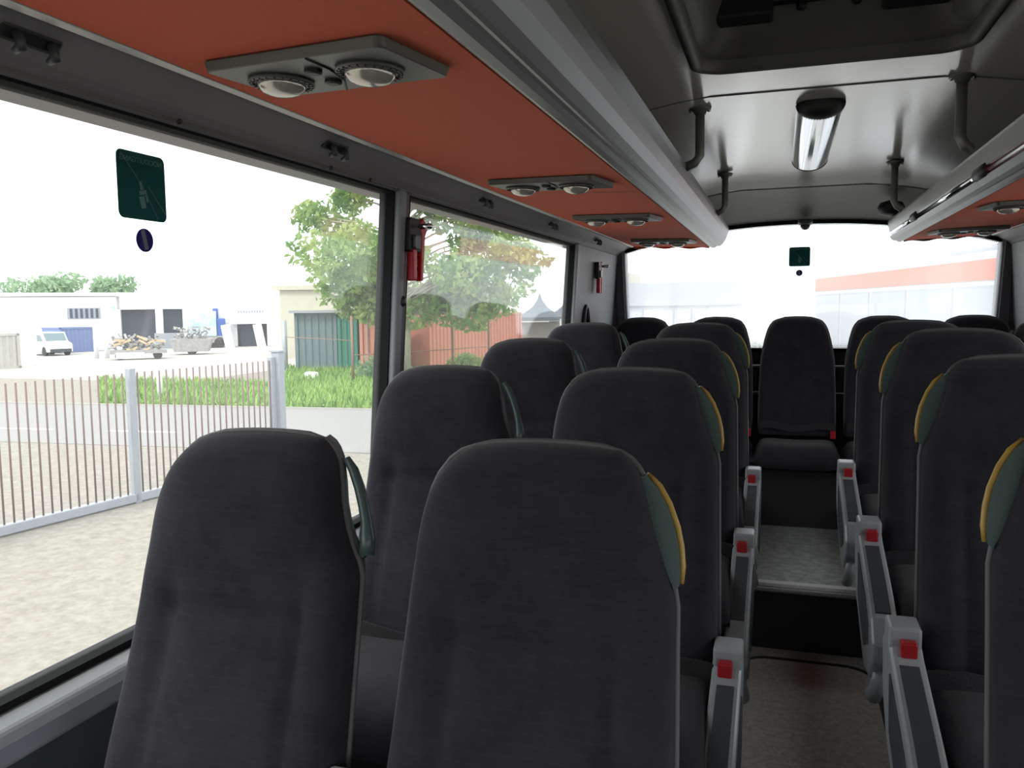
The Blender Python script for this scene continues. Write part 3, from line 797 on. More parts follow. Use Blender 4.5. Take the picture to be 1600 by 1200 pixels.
# small round snaps below them
for i, y in enumerate((1.27, 1.80, 2.0)):
    o = MB().lathe([(0.006, 0.0), (0.006, 0.003), (0.003, 0.005)], (0, 0, 0), 'Z', 10).build('snap_button', 'black', smooth=True)
    o.location = (-1.038, y, 1.892); o.rotation_euler = (0, R(120), 0)
    tag(o, ('small dark snap button on the header just above the green sticker', 'small dark snap button on the header near the tree top', 'small dark snap button on the header just ahead of the window pillar')[i], 'button', 'snap buttons on the header')

# ------------------------------------------------------------------ emergency hammers
def hammer(y, lb, on_pillar):
    root = thing('emergency_hammer', lb, 'emergency hammer', (-1.05, y, 1.72), 0, 'red emergency hammers')
    MB().prism(rrect(-0.045, 0.045, 0.0, 0.10, 0.012, 3), -0.012, 0.014, 'YZ').build('holder', 'black', root, bevel=0.003)
    MB().prism(rrect(-0.030, 0.012, 0.008, 0.05, 0.008, 3), 0.012, 0.024, 'YZ').build('holder_clip', 'teal', root, bevel=0.002)
    MB().prism([(-0.034, -0.085), (-0.006, -0.085), (-0.004, 0.01), (-0.030, 0.01)], -0.006, 0.018, 'YZ').build('handle', 'redplastic', root, bevel=0.005)
    MB().prism([(0.022, -0.085), (0.040, -0.085), (0.062, 0.05), (0.085, 0.078), (0.050, 0.105), (0.022, 0.09), (0.036, 0.05)], -0.004, 0.016, 'YZ').build('guard', 'redplastic', root, bevel=0.004)
    mb = MB()
    for k in range(6):
        z = -0.075 + k*0.018
        mb.tube([(0.006, -0.008, z+0.008), (0.006, 0.028, z-0.004)], 0.003, 6)
    mb.build('grip_ribs', 'redplastic', root, smooth=True)
    # metal head
    MB().lathe([(0.002, -0.012), (0.008, -0.004), (0.009, 0.03), (0.004, 0.036)], (0.03, 0.0, 0.075), 'X', 12).build('head', 'chrome', root, smooth=True)
    return root
hammer(2.285, 'red emergency hammer in black holder on the pillar between the two left windows', True)
hammer(4.93, 'red emergency hammer in black holder on the left rear wall panel', False)
# oval loop below rear hammer; small knob on the pillar
o = thing('belt_guide', 'black oval loop on the grey rear panel below the red hammer', 'belt guide', (-1.083, 4.72, 1.46))
mb = MB(); mb.tube([(0.004, 0.055*math.cos(t), 0.095*math.sin(t)) for t in [2*math.pi*k/24 for k in range(24)]], 0.014, 8, closed=True); mb.build('ring', 'black', o, smooth=True)
MB().box((-0.006, -0.05, -0.085), (0.002, 0.05, 0.085)).build('back_plate', 'darkplastic', o, bevel=0.004)
MB().tube([(0.006, 0.02, 0.075), (0.012, 0.03, 0.0), (0.006, 0.02, -0.075)], 0.013, 8).build('strap', 'webbing', o, smooth=True)
o = MB().lathe([(0.016, 0), (0.019, 0.006), (0.014, 0.014), (0.006, 0.016)], (0, 0, 0), 'X', 16).build('pillar_knob', 'black', smooth=True)
o.location = (-1.075, 2.245, 1.575); tag(o, 'small black knob on the window pillar below the hammer', 'knob')

# ------------------------------------------------------------------ stickers
def font_mesh(name, body, size, m, parent, ext=0.0003):
    c = bpy.data.curves.new(name, 'FONT'); c.body = body; c.size = size; c.extrude = ext; c.align_x = 'CENTER'; c.align_y = 'CENTER'
    t = bpy.data.objects.new(name, c); COL.objects.link(t)
    dg = bpy.context.evaluated_depsgraph_get(); me = bpy.data.meshes.new_from_object(t.evaluated_get(dg))
    COL.objects.unlink(t); bpy.data.objects.remove(t)
    me.materials.clear(); me.materials.append(M[m])
    o = bpy.data.objects.new(name, me); COL.objects.link(o); o.parent = parent
    return o
def sticker(loc, rot, w, h, label, blabel, r=0.012, round_label=None, group=None, rr=0.021, gap=0.036):
    """built in local XY plane, facing +Z"""
    o = MB().prism(rrect(-w/2, w/2, -h/2, h/2, r, 6), -0.0004, 0.0004, 'XY').build('window_sticker', 'stickgreen')
    o.location = loc; o.rotation_euler = rot; tag(o, label, 'sticker', group)
    t = font_mesh('lettering', 'NOODUITGANG', w*0.115, 'stickmark', o); t.location = (0, h*0.38, 0.0007); t.scale = (-1, 1, 1)
    # pictogram: a hammer striking a pane
    mb = MB(); mt = Matrix.Translation((0.0, -h*0.12, 0)) @ Matrix.Rotation(R(14), 4, 'Z')
    k = h
    mb.box((-0.085*k, -0.20*k, 0.0004), (0.02*k, -0.02*k, 0.0009), mt)
    mb.box((-0.06*k, 0.0*k, 0.0004), (0.09*k, 0.06*k, 0.0009), mt)
    mb.box((-0.02*k, 0.07*k, 0.0004), (0.03*k, 0.2*k, 0.0009), mt)
    mb.box((0.05*k, -0.12*k, 0.0004), (0.09*k, -0.01*k, 0.0009), mt)
    mb.build('pictogram', 'stickmark', o)
    mb = MB()
    mb.tube([(-w*0.42, h*0.46, 0.0008), (0, 0.02*k, 0.0008), (w*0.30, -h*0.46, 0.0008)], 0.0006, 5)
    mb.tube([(w*0.12, h*0.02, 0.0008), (w*0.48, -h*0.38, 0.0008)], 0.0006, 5)
    mb.build('crack_lines', 'stickgrey', o)
    m = Matrix.Translation(Vector(loc)) @ (Matrix.Rotation(rot[2], 4, 'Z') @ Matrix.Rotation(rot[1], 4, 'Y') @ Matrix.Rotation(rot[0], 4, 'X'))
    c = m @ Vector((0, -h/2-gap, 0))
    b = MB().lathe([(rr, -0.0004), (rr, 0.0004)], (0, 0, 0), 'Z', 32).build('round_sticker', 'stickblue')
    b.location = c; b.rotation_euler = rot; tag(b, blabel, 'sticker', 'round stickers')
    MB().box((-0.25*rr, -0.8*rr, 0.0004), (0.2*rr, 0.9*rr, 0.0009), Matrix.Rotation(R(14), 4, 'Z')).build('mark', 'stickgrey', b)
sticker((wx(1.778)-0.0285, 1.235, 1.775), (R(90), 0, R(90)), 0.118, 0.118, 'square dark green emergency sticker on the big left window', 'round blue sticker on the left window below the green sticker', group='green emergency stickers')
sticker((0.105, Y1+0.0285, 1.858), (R(90), 0, 0), 0.128, 0.122, 'square dark green emergency sticker on the rear window', 'round dark sticker on the rear window below the green sticker', group='green emergency stickers', rr=0.020, gap=0.042)

# camera dome above the rear window
o = thing('dome_camera', 'small dark dome camera at the top centre of the rear window', 'camera', (0.133, 5.56, 2.062))
MB().lathe([(0.045, 0.02), (0.045, 0.0), (0.036, -0.012), (0.03, -0.014)], (0, 0, 0), 'Z', 20).build('mount', 'darkplastic', o, smooth=True)
MB().lathe([(0.03, -0.012), (0.028, -0.026), (0.018, -0.040), (0.004, -0.045)], (0, 0, 0), 'Z', 20).build('dome', 'darkplastic', o, smooth=True)

# ------------------------------------------------------------------ ceiling lamp
o = thing('ceiling_lamp', 'long chrome half-round ceiling lamp with black end caps', 'ceiling lamp', (0.118, 3.74, 2.25))
n = 20; L_ = 0.62; w_, h_ = 0.080, 0.050
arc = [(w_*math.cos(math.pi*k/n), -h_*math.sin(math.pi*k/n) - 0.004) for k in range(n+1)]
base = [(w_, 0.002)] + arc + [(-w_, 0.002)]
mb = MB().prism(base, -L_+0.03, L_-0.02); mb.f = mb.f[:-2]      # open ends, covered by the caps
mb.build('diffuser', 'lampcover', o, smooth=True, label='mirror-bright cover')
for sgn, nm in ((-1, 'near'), (1, 'far')):
    mb = MB(); rings = []
    cnt = 8
    for q in range(cnt+1):
        t = q/cnt; yy = sgn*(L_-0.03 + (0.065 if sgn < 0 else 0.012)*math.sin(t*math.pi/2)); sc = 1.03*math.cos(t*math.pi/2)**0.55 if t < 1 else 0.02
        rings.append([(w_*sc*math.cos(math.pi*k/n), yy, -(h_*1.04)*sc*math.sin(math.pi*k/n) - 0.003) for k in range(n+1)] )
    vs = [v for rg in rings for v in rg]; m_ = n+1
    fs = [(a*m_+b, a*m_+b+1, (a+1)*m_+b+1, (a+1)*m_+b) for a in range(cnt) for b in range(n)]
    mb.add(vs, fs); mb.add(rings[0], [tuple(range(m_))])
    mb.build('end_cap', 'black', o, smooth=True)
mb = MB()
for k in range(1, 26):
    a = math.pi*k/26
    mb.box((w_*1.0*math.cos(a)-0.0012, -L_+0.028, -h_*math.sin(a)-0.0065), (w_*1.0*math.cos(a)+0.0012, -L_+0.045, -h_*math.sin(a)-0.003))
mb.build('end_ribs', 'darkplastic', o)

# ------------------------------------------------------------------ stanchions
def post(x, y, zt, side, lb, dx):
    o = thing('support_post', lb, 'support post', (x, y, zt), 0, 'posts between ceiling and racks')
    MB().tube([(0, 0, 0.02), (0, 0, -0.185 if dx > 0 else -0.165), (dx*0.35, 0, -0.210 if dx > 0 else -0.188), (dx, 0, -0.228 if dx > 0 else -0.2)], 0.0165, 14).build('tube', 'postgrey', o, smooth=True)
    MB().lathe([(0.040, 0.004), (0.038, -0.006), (0.024, -0.010), (0.020, -0.022)], (0, 0, 0), 'Z', 20).build('flange', 'postgrey', o, smooth=True)
    for s in (-1, 1):
        MB().lathe([(0.007, -0.004), (0.006, -0.012), (0.003, -0.014)], (s*0.031, 0, 0), 'Z', 8).build('screw', 'chrome', o, smooth=True)
post(-0.285, 3.06, 2.245, -1, 'grey post from ceiling to left rack, nearer of the two on that side', -0.05)
post(-0.29, 4.52, 2.232, -1, 'grey post from ceiling to left rack, farther back near the rear window', -0.04)
post(0.515, 2.91, 2.245, 1, 'grey post from ceiling to right rack, nearer of the two on that side', 0.035)
post(0.512, 4.47, 2.235, 1, 'grey post from ceiling to right rack, farther back near the rear window', 0.04)
# black speaker ball behind the right rack end
o = MB().lathe([(0.01, -0.05), (0.06, -0.035), (0.075, 0.0), (0.06, 0.03), (0.01, 0.045)], (0, 0, 0), 'Z', 24).build('ceiling_speaker', 'black', smooth=True)
o.location = (0.60, 5.36, 2.11); tag(o, 'round black fitting behind the rear end of the right rack', 'speaker')

# ------------------------------------------------------------------ roof hatch
o = thing('roof_hatch', 'large dark roof hatch with beige frame in the ceiling', 'roof hatch', ((HX0+HX1)/2, (HY0+HY1)/2, 2.25))
cx_, cy_ = (HX1-HX0)/2, (HY1-HY0)/2
def ring(mb, o1, z1, o2, z2, r1, r2):
    a = rrect(-cx_-o1, cx_+o1, -cy_-o1, cy_+o1, r1, 8); b = rrect(-cx_-o2, cx_+o2, -cy_-o2, cy_+o2, r2, 8); n = len(a)
    mb.add([(x, y, z1) for x, y in a] + [(x, y, z2) for x, y in b], [(i, (i+1) % n, n+(i+1) % n, n+i) for i in range(n)])
mb = MB(); ring(mb, 0.035, 0.003, 0.028, -0.014, 0.10, 0.10); ring(mb, 0.028, -0.014, 0.012, -0.018, 0.10, 0.09); ring(mb, 0.012, -0.018, 0.0, -0.012, 0.09, 0.08); ring(mb, 0.0, -0.012, -0.004, 0.02, 0.08, 0.08)
mb.build('frame', 'hatchwell', o, smooth=True, weld=True)
mb = MB(); ring(mb, -0.002, 0.018, -0.03, 0.03, 0.08, 0.08); ring(mb, -0.03, 0.03, -0.075, 0.16, 0.08, 0.06); ring(mb, -0.075, 0.16, -0.075, 0.19, 0.06, 0.06)
mb.build('well', 'hatchwell', o, smooth=True, weld=True)
a = rrect(-cx_+0.07, cx_-0.07, -cy_+0.07, cy_-0.07, 0.06, 8)
MB().prism(a, 0.16, 0.18, 'XY').build('pane', 'hatchpane', o)
MB().box((-0.06, -cy_+0.07, 0.150), (-0.055, cy_-0.07, 0.160)).build('pane_rib', 'black', o)
for x0_, x1_, yy in ((-cx_+0.045, -cx_+0.20, cy_-0.16), (cx_-0.22, cx_-0.05, cy_-0.16)):
    MB().box((x0_, yy, 0.085), (x1_, yy+0.085, 0.16)).build('latch_box', 'black', o, bevel=0.01)
MB().tube([(-cx_+0.15, cy_-0.10, 0.13), (cx_-0.15, cy_-0.10, 0.13)], 0.006, 8).build('latch_rod', 'black', o, smooth=True)
for x_ in (-0.075, 0.065):
    MB().lathe([(0.008, -0.02), (0.014, -0.015), (0.014, 0.005), (0.008, 0.01)], (x_, cy_-0.10, 0.125), 'Z', 12).build('knob', 'black', o, smooth=True)

# ================================================================== OUTSIDE
G = -1.15
mb = MB(); mb.grid(lambda u, v: (-160+320*u, -120+300*v, G), 8, 8); struct(mb.build('ground', 'gravel'))
# road running across, with a kerb and a marking
def quad(pts, z, name, m, th=0.004):
    mb = MB(); n = len(pts); mb.add([(x, y, z) for x, y in pts] + [(x, y, z-th) for x, y in pts], [tuple(range(n)), tuple(range(2*n-1, n-1, -1))] + [(i, (i+1) % n, n+(i+1) % n, n+i) for i in range(n)])
    return mb.build(name, m)
ca, sa = math.cos(R(4)), math.sin(R(4))
struct(quad([(-70, 9.0), (-3, 14.2), (-3, 20.6), (-12, 20.0), (-22, 19.2), (-70, 16.5)], G+0.012, 'road', 'asphalt', 0.02))
for k in range(7):
    x = -8.2 - k*3.2; y = 15.6 + (x+8.2)*0.10
    struct(quad([(x, y), (x+1.7, y+0.16), (x+1.7, y+0.30), (x, y+0.14)], G+0.018, 'road_marking', 'marking', 0.004))
struct(quad([(-36, 18.0), (-22, 19.0), (-12, 19.8), (-3, 20.4), (-3, 20.5), (-12, 19.9), (-22, 19.1), (-36, 18.1)], G+0.05, 'kerb', 'kerb', 0.07))
struct(quad([(-70, 30), (-36, 26.5), (-22, 26.5), (-22, 40), (-33, 60), (-70, 62)], G+0.008, 'yard', 'kerb', 0.006))
# grass: soil patch plus blades
def in_grass(x, y):
    if y < 19.9 + (x+12)*0.05 or y > 33 or x > -6: return False
    if y < 26.0: return x > -0.985*y
    return x > -0.66*y
gp = quad([(-19.4, 19.7), (-12, 20.2), (-5, 20.7), (-5, 40), (-14, 38), (-21.2, 32.3), (-17.2, 26.0), (-25.6, 26.0)], G+0.05, 'grass_patch', 'grass', 0.05)
struct(gp)
mb = MB()
for k in range(26000):
    x = random.uniform(-26, -6); y = random.uniform(19.4, 33)
    if not in_grass(x, y): continue
    h = random.uniform(0.10, 0.38); w = random.uniform(0.02, 0.05); a = random.uniform(0, math.pi); lx, ly = random.uniform(-.15, .15), random.uniform(-.15, .15)
    dx, dy = w*math.cos(a), w*math.sin(a)
    mb.add([(x-dx, y-dy, G), (x+dx, y+dy, G), (x+lx*0.5+dx*0.6, y+ly*0.5+dy*0.6, G+h*0.6), (x+lx*0.5-dx*0.6, y+ly*0.5-dy*0.6, G+h*0.6), (x+lx, y+ly, G+h)], [(0,1,2,3), (3,2,4)])
tag(mb.build('grass_blades', 'grass'), 'strip of green grass beyond the road', 'grass', kind='stuff')

# leafy crowns
def leaves(mb, c, rad, n, size):
    for k in range(n):
        while True:
            p = Vector((random.uniform(-1, 1), random.uniform(-1, 1), random.uniform(-1, 1)))
            if 0.3 < p.length < 1: break
        p = Vector((p.x*rad[0], p.y*rad[1], p.z*rad[2])) + Vector(c)
        s = size*random.uniform(0.6, 1.3)
        nrm = Vector((random.gauss(0, 1), random.gauss(0, 1), random.gauss(0, 0.8))).normalized()
        a = nrm.orthogonal().normalized(); b = nrm.cross(a)
        t = random.uniform(0, 6.28); a, b = a*math.cos(t)+b*math.sin(t), b*math.cos(t)-a*math.sin(t)
        mb.add([p - a*s, p + b*s*0.45, p + a*s, p - b*s*0.45], [(0, 1, 2, 3)])
def tree(base, h, blobs, m, name, label, group, leafn=260, size=0.16, trunk=0.2, lean=0.0):
    o = thing(name, label, 'tree', base, 0, group)
    mb = MB()
    tp = [(0, 0, -0.05), (0.05+lean*0.2, 0.02, h*0.25), (lean*0.6, -0.05, h*0.55), (lean, 0.0, h*0.85)]
    mb.tube(tp, [trunk, trunk*0.8, trunk*0.5, trunk*0.2], 10)
    mb.build('trunk', 'bark', o, smooth=True)
    mb = MB()
    for (c, r, n) in blobs:
        s0 = Vector((lean*0.5, 0, max(h*0.25, min(h*0.7, c[2]-1.0)))); e0 = Vector(c)
        mb.tube([s0, s0.lerp(e0, 0.5) + Vector((0, 0, 0.15)), e0], [trunk*0.35, trunk*0.2, trunk*0.06], 6)
    mb.build('branches', 'bark', o, smooth=True)['kind'] = 'stuff'
    mb = MB()
    for (c, r, n) in blobs: leaves(mb, c, r, int(leafn*n), size)
    mb.build('foliage', m, o)['kind'] = 'stuff'
    return o
# pole-like tree behind window 1 and 2: trunk near X=-14, crown spreading
bl = []
for k in range(95):
    a = random.uniform(0, 2*math.pi); z = random.uniform(2.9, 10.5); top_ = 4.6 if z < 7.5 else 3.4
    if z < 4.2: top_ = 3.6
    rr = random.uniform(0.15, 1.0)**0.7*top_
    bl.append(((rr*math.cos(a), rr*math.sin(a)*0.75, z), (random.uniform(0.6, 1.0), random.uniform(0.5, 0.9), random.uniform(0.5, 0.85)), 1))
# low drooping boughs
for c in ((-3.2, 0.3, 3.4), (-2.2, 0, 2.9), (-1.2, 0, 2.6), (1.6, 0, 2.6), (2.8, 0, 2.4), (3.7, 0, 2.9), (0.4, 0.0, 2.5), (-0.8, 0.4, 3.0), (4.4, 0, 3.6), (5.0, 0, 4.4), (1.0, 0.3, 3.0), (3.0, 0.3, 3.2)):
    bl.append((c, (0.95, 0.8, 0.6), 1))
tree((-13.9, 29.5, G), 10, bl, 'leaf', 'leafy_tree', 'large light green tree beyond the grass, seen through both left windows', None, 230, 0.16, 0.15)

# distant treetops behind the white warehouse
for i, (x, y, zt, w, lb) in enumerate(((-63, 58, 6.6, 4.2, 'broad pale green treetop behind the warehouse roof above its open doors'), (-57, 60.5, 6.4, 3.0, 'rounded treetop directly right of the broad one behind the warehouse'),
                                  (-76, 50, 5.6, 2.6, 'dark green treetop low over the left part of the warehouse roof'), (-70, 53, 5.4, 1.6, 'small treetop between the pointed roof and the dark treetop'), (-82, 45, 5.2, 2.2, 'treetop at the far left edge over the warehouse roof'))):
    bb = [((random.uniform(-w*0.6, w*0.6), random.uniform(-1, 1), zt*random.uniform(0.62, 0.85)), (w*0.45, w*0.4, zt*0.14), 1) for k in range(7)]
    tree((x, y, G), zt, bb, 'leaf_far', 'distant_tree', lb, 'distant treetops behind the warehouse', 150, 0.3, 0.25)

# ---- white warehouse, facade coordinates (s from right corner, h above ground)
Bx, By = -37.5, 56.5
u_ = Vector((-24.5, -18.5, 0)).normalized(); n_ = Vector((u_.y, -u_.x, 0))   # n_ points to the viewer?
if (Vector((0, 0, 0)) - Vector((Bx, By, 0))).dot(n_) < 0: n_ = -n_
def fbox(mb, s0, s1, h0, h1, d0, d1):
    b = Vector((Bx, By, G))
    vs = []
    for d in (d0, d1):
        for s_, h_2 in ((s0, h0), (s1, h0), (s1, h1), (s0, h1)): vs.append(b + u_*s_ + n_*d + Vector((0, 0, h_2)))
    return mb.add(vs, [(0,1,2,3), (4,7,6,5), (0,4,5,1), (1,5,6,2), (2,6,7,3), (3,7,4,0)])
wh = thing('warehouse', 'long low white warehouse with dark open doors beyond the yard', 'building', (Bx, By, G))
winv = Matrix.Translation((-Bx, -By, -G))
def fpart(name, m, boxes, parent=wh, label=None):
    mb = MB()
    for b in boxes: fbox(mb, *b)
    mb.v = [tuple(winv @ Vector(v)) for v in mb.v]
    return mb.build(name, m, parent, label=label)
fpart('wall', 'white', [(-0.5, 11.6, 2.95, 4.0, -6, 0), (11.4, 34, 0, 3.9, -6, 0), (8.5, 9.0, 0, 3, -6, 0), (-0.5, 1.0, 0, 3, -6, 0), (3.2, 7.1, 0, 3, -6, 0), (1.0, 3.2, 1.9, 3, -6, 0), (-0.5, 11.6, 0, 3, -6, -2)])
fpart('roof', 'white', [(-0.6, 34.2, 3.95, 4.2, -6.2, 0.25)])
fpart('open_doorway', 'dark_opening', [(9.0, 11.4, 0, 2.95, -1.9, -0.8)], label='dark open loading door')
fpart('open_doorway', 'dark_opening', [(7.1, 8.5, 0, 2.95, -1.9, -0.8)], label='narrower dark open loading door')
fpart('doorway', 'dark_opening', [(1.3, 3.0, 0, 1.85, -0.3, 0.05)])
fpart('awning', 'whitepanel', [(0.9, 3.6, 1.75, 2.25, 0, 1.0)])
fpart('blue_post', 'darkblue', [(4.55, 4.95, 0.3, 2.95, 0, 0.2)])
fpart('blue_mark', 'skyblue', [(11.7, 12.0, 2.4, 3.2, 0, 0.05)])
w_o = fpart('window', 'palegrey', [(12.7, 14.9, 2.3, 3.1, 0, 0.05)])
fpart('pane', 'dark_opening', [(12.85+k*0.34, 13.02+k*0.34, 2.36, 3.04, 0.05, 0.08) for k in range(6)], w_o)
fpart('sign_strip', 'palegrey', [(1.2+k*0.2, 1.33+k*0.2, 2.58, 2.78, 0, 0.04) for k in range(10)], label='faint grey lettering strip')
# pointed roof behind the warehouse
mb = MB(); mb.add([(-71.2, 54, 2.9), (-66.2, 57.5, 2.9), (-67.2, 59.5, 2.9), (-72.2, 56, 2.9), (-68.7, 56.2, 4.9)], [(0,1,4), (1,2,4), (2,3,4), (3,0,4), (0,3,2,1)])
mb.box((-71.5, 54.5, G), (-67, 58.5, 2.95)); tag(mb.build('tower_roof', 'palegrey'), 'pointed grey roof rising behind the warehouse', 'building')

# ---- vehicles and clutter in the yard
def vehicle(name, label, loc, rz, L, Wd, H, col, cab=True, group=None):
    o = thing(name, label, 'van', loc, rz, group)
    pf = [(-L/2, 0.25), (-L/2, H*0.97), (-L/2+0.1, H), (L*0.22, H), (L*0.34, H*0.62), (L/2-0.05, H*0.52), (L/2, H*0.42), (L/2, 0.25)]
    MB().prism(pf, -Wd/2, Wd/2).build('body', col, o, bevel=0.04)
    MB().prism([(L*0.05, H*0.62), (L*0.05, H*0.9), (L*0.19, H*0.9), (L*0.30, H*0.62)], -Wd/2-0.01, Wd/2+0.01).build('side_window', 'carglass', o)
    MB().prism([(L*0.235, H*0.95), (L*0.245, H*0.97), (L*0.345, H*0.66), (L*0.335, H*0.64)], -Wd/2+0.12, Wd/2-0.12).build('windscreen', 'carglass', o)
    for sx in (-L*0.3, L*0.32):
        for sy in (-1, 1):
            MB().lathe([(0.30, -0.1), (0.30, 0.1)], (sx, sy*(Wd/2-0.08), 0.30), 'Y', 16).build('wheel', 'tyre', o)
    MB().box((L/2-0.02, -Wd/2+0.1, 0.25), (L/2+0.06, Wd/2-0.1, 0.45)).build('bumper', 'darkplastic', o)
    return o
vehicle('white_van', 'small white van parked before the warehouse, left of the blue container', (-45.6, 42.2, G), R(-20), 3.6, 1.5, 1.5, 'white')
vehicle('grey_van', 'pale grey van standing past the right end of the warehouse', (-44.5, 68, G), R(-30), 3.8, 1.7, 1.9, 'palegrey')
def container(name, label, p0, p1, depth, H, m, group=None, cat='container', z0=0.0, doors=False):
    a = Vector((p0[0], p0[1], G+z0)); b = Vector((p1[0], p1[1], G+z0)); L = (b-a).length
    o = thing(name, label, cat, a, math.atan2(b.y-a.y, b.x-a.x), group)
    mb = MB(); nrib = max(3, int(L/0.28)); pts = []
    for k in range(nrib):
        x0 = L*k/nrib; w = L/nrib
        pts += [(x0, 0), (x0+w*0.35, 0), (x0+w*0.5, 0.04), (x0+w*0.85, 0.04)]
    pts += [(L, 0), (L, depth), (0, depth)]
    mb.prism(pts, 0.08, H-0.1, 'XY'); mb.build('body', m, o)
    mb = MB()
    for (x0, x1, z0_, z1_) in ((-0.02, L+0.02, 0, 0.12), (-0.02, L+0.02, H-0.12, H), (-0.02, 0.12, 0, H), (L-0.12, L+0.02, 0, H)):
        mb.box((x0, -0.03, z0_), (x1, 0.08, z1_))
    mb.box((-0.02, 0, H-0.1), (L+0.02, depth, H)); mb.build('frame', m, o)
    if doors:
        mb = MB()
        for t in (0.2, 0.42, 0.58, 0.8): mb.tube([(L*t, -0.06, 0.1), (L*t, -0.06, H-0.1)], 0.025, 6)
        mb.build('lock_rods', 'palegrey', o)
    return o
container('blue_container', 'blue-grey skip container before the warehouse beside the white van', (-46.9, 44.4), (-46.4, 47.0), 2, 1.75, 'bluegrey')
MB_ = MB().box((-0.5, -0.01, 0.9), (0.2, 0.0, 1.45))
o = container('slate_container', 'dark slate sheet-covered container at the left end of the container row', (-20.6, 32.2), (-18.7, 32.5), 4, 2.62, 'slate')
MB().box((-0.15, -0.3, 2.6), (3.6, 4, 2.72)).build('roof_sheet', 'palegrey', o, label='pale roof sheet')
container('green_container', 'bright green container between the slate and the orange one', (-18.6, 32.48), (-17.75, 32.6), 1.5, 2.5, 'green')
container('orange_container', 'orange-red shipping container end beside the green container, left of the window pillar', (-17.6, 32.62), (-15.9, 32.9), 1.3, 2.45, 'orangecont', 'orange shipping containers', doors=True)
container('orange_container', 'long orange-red shipping container seen through the second left window', (-15.2, 34.7), (-13.2, 42.3), 2.4, 2.5, 'orangecont', 'orange shipping containers')
# beige building behind the containers
o = thing('beige_building', 'low olive-beige building behind the slate and green containers', 'building', (-27.5, 41.5, G))
MB().prism([(0, 0), (12, 3.3), (10.5, 10), (-2, 6.5)], 0, 4.0, 'XY').build('wall', 'beige', o)
MB().prism([(-0.3, -0.3), (12.2, 3.1), (10.7, 10.2), (-2.2, 6.7)], 3.9, 4.15, 'XY').build('roof', 'beige', o)
o = thing('tall_beige_building', 'olive and grey building corner seen by the rear pillar over the dark tents', 'building', (-13.2, 51, G))
MB().box((0.9, 0, 0), (4, 6, 4.85)).build('wall', 'beige', o); MB().box((0.3, -0.2, 0), (1.1, 5.9, 4.8)).build('corner_post', 'green', o, label='dull green corner strip')
MB().box((2.2, -0.05, 2.3), (2.7, 0.0, 3.6)).build('window', 'darkblue', o)
# dark pagoda tents
for i, (x, y, lb) in enumerate(((-12.9, 44.9, 'dark canvas tent with pointed roof right of the long orange container'), (-12.1, 48.3, 'dark canvas tent farther back, nearest the rear window pillar'))):
    o = thing('pagoda_tent', lb, 'tent', (x, y, G), R(10), 'dark pagoda tents')
    mb = MB(); w = 1.3; prev = None; rings = []
    for (f, z) in ((1.0, 2.0), (1.0, 2.2), (0.6, 2.45), (0.3, 2.75), (0.1, 3.15), (0.02, 3.5)):
        rings.append([(sx*w*f, sy*w*f, z) for sx, sy in ((-1, -1), (1, -1), (1, 1), (-1, 1))])
    vs = [v for r_ in rings for v in r_]; fs = [(a*4+b, a*4+(b+1) % 4, (a+1)*4+(b+1) % 4, (a+1)*4+b) for a in range(5) for b in range(4)]
    mb.add(vs, fs); mb.build('canopy', 'canvas', o)
    for sx in (-1, 1):
        for sy in (-1, 1): MB().tube([(sx*w*0.97, sy*w*0.97, 0), (sx*w*0.97, sy*w*0.97, 2.1)], 0.05, 8).build('leg', 'whitepanel', o)
    MB().box((-w*0.95, w*0.5, 0.0), (w*0.95, w*0.55, 1.9)).build('side_sheet', 'concrete', o)
# concrete wall and white cabinet at the far left
container('concrete_wall', 'low stacked concrete block wall at the left edge of the yard', (-40.5, 24), (-36.3, 31.9), 0.6, 1.75, 'concrete', cat='wall')
o = MB().box((-0.45, -0.3, 0), (0.45, 0.3, 1.9)).build('white_cabinet', 'white', bevel=0.03); o.location = (-37.9, 33.6, G); tag(o, 'tall white cabinet at the end of the concrete wall', 'cabinet')
# white and scrap piled truck
o = thing('flatbed_truck', 'flatbed truck heaped with scrap in the middle of the yard', 'truck', (-35.6, 39.2, G), R(42))
MB().box((-1.5, -0.7, 0.35), (1.5, 0.7, 0.55)).build('bed', 'scrapgrey', o); MB().box((-1.2, -0.75, 0.08), (0.3, -0.7, 0.42)).build('white_board', 'white', o, bevel=0.01)
for sx in (-1.0, 1.0):
    for sy in (-0.6, 0.6): MB().lathe([(0.25, -0.08), (0.25, 0.08)], (sx, sy, 0.25), 'Y', 14).build('wheel', 'tyre', o)
mb = MB(); random.seed(5)
for k in range(60):
    mt = Matrix.Translation((random.uniform(-1.4, 1.4), random.uniform(-0.6, 0.6), random.uniform(0.6, 1.35))) @ Matrix.Rotation(random.uniform(0, 3), 4, 'X') @ Matrix.Rotation(random.uniform(0, 3), 4, 'Z')
    s = random.uniform(0.06, 0.3); mb.box((-s, -0.06, -0.05), (s, 0.06, 0.05), mt)
mb.build('scrap_load', 'scrapgrey', o)['kind'] = 'stuff'
mb = MB()
for k in range(10):
    mt = Matrix.Translation((random.uniform(-1.4, 1.4), -0.62, random.uniform(0.5, 1.5))) @ Matrix.Rotation(random.uniform(-.6, .6), 4, 'Y')
    mb.box((-0.3, -0.05, -0.06), (0.3, 0.05, 0.06), mt)
mb.build('timber_offcuts', 'timber', o)['kind'] = 'stuff'
o = thing('scrap_trailer', 'dark grey trailer with a heap of scrap before the blue truck sheet', 'trailer', (-35.9, 44.2, G), R(32))
MB().prism([(-1.0, 0.2), (1.0, 0.2), (1.25, 1.0), (-1.25, 1.0)], -0.7, 0.7).build('tub', 'scrapgrey', o)
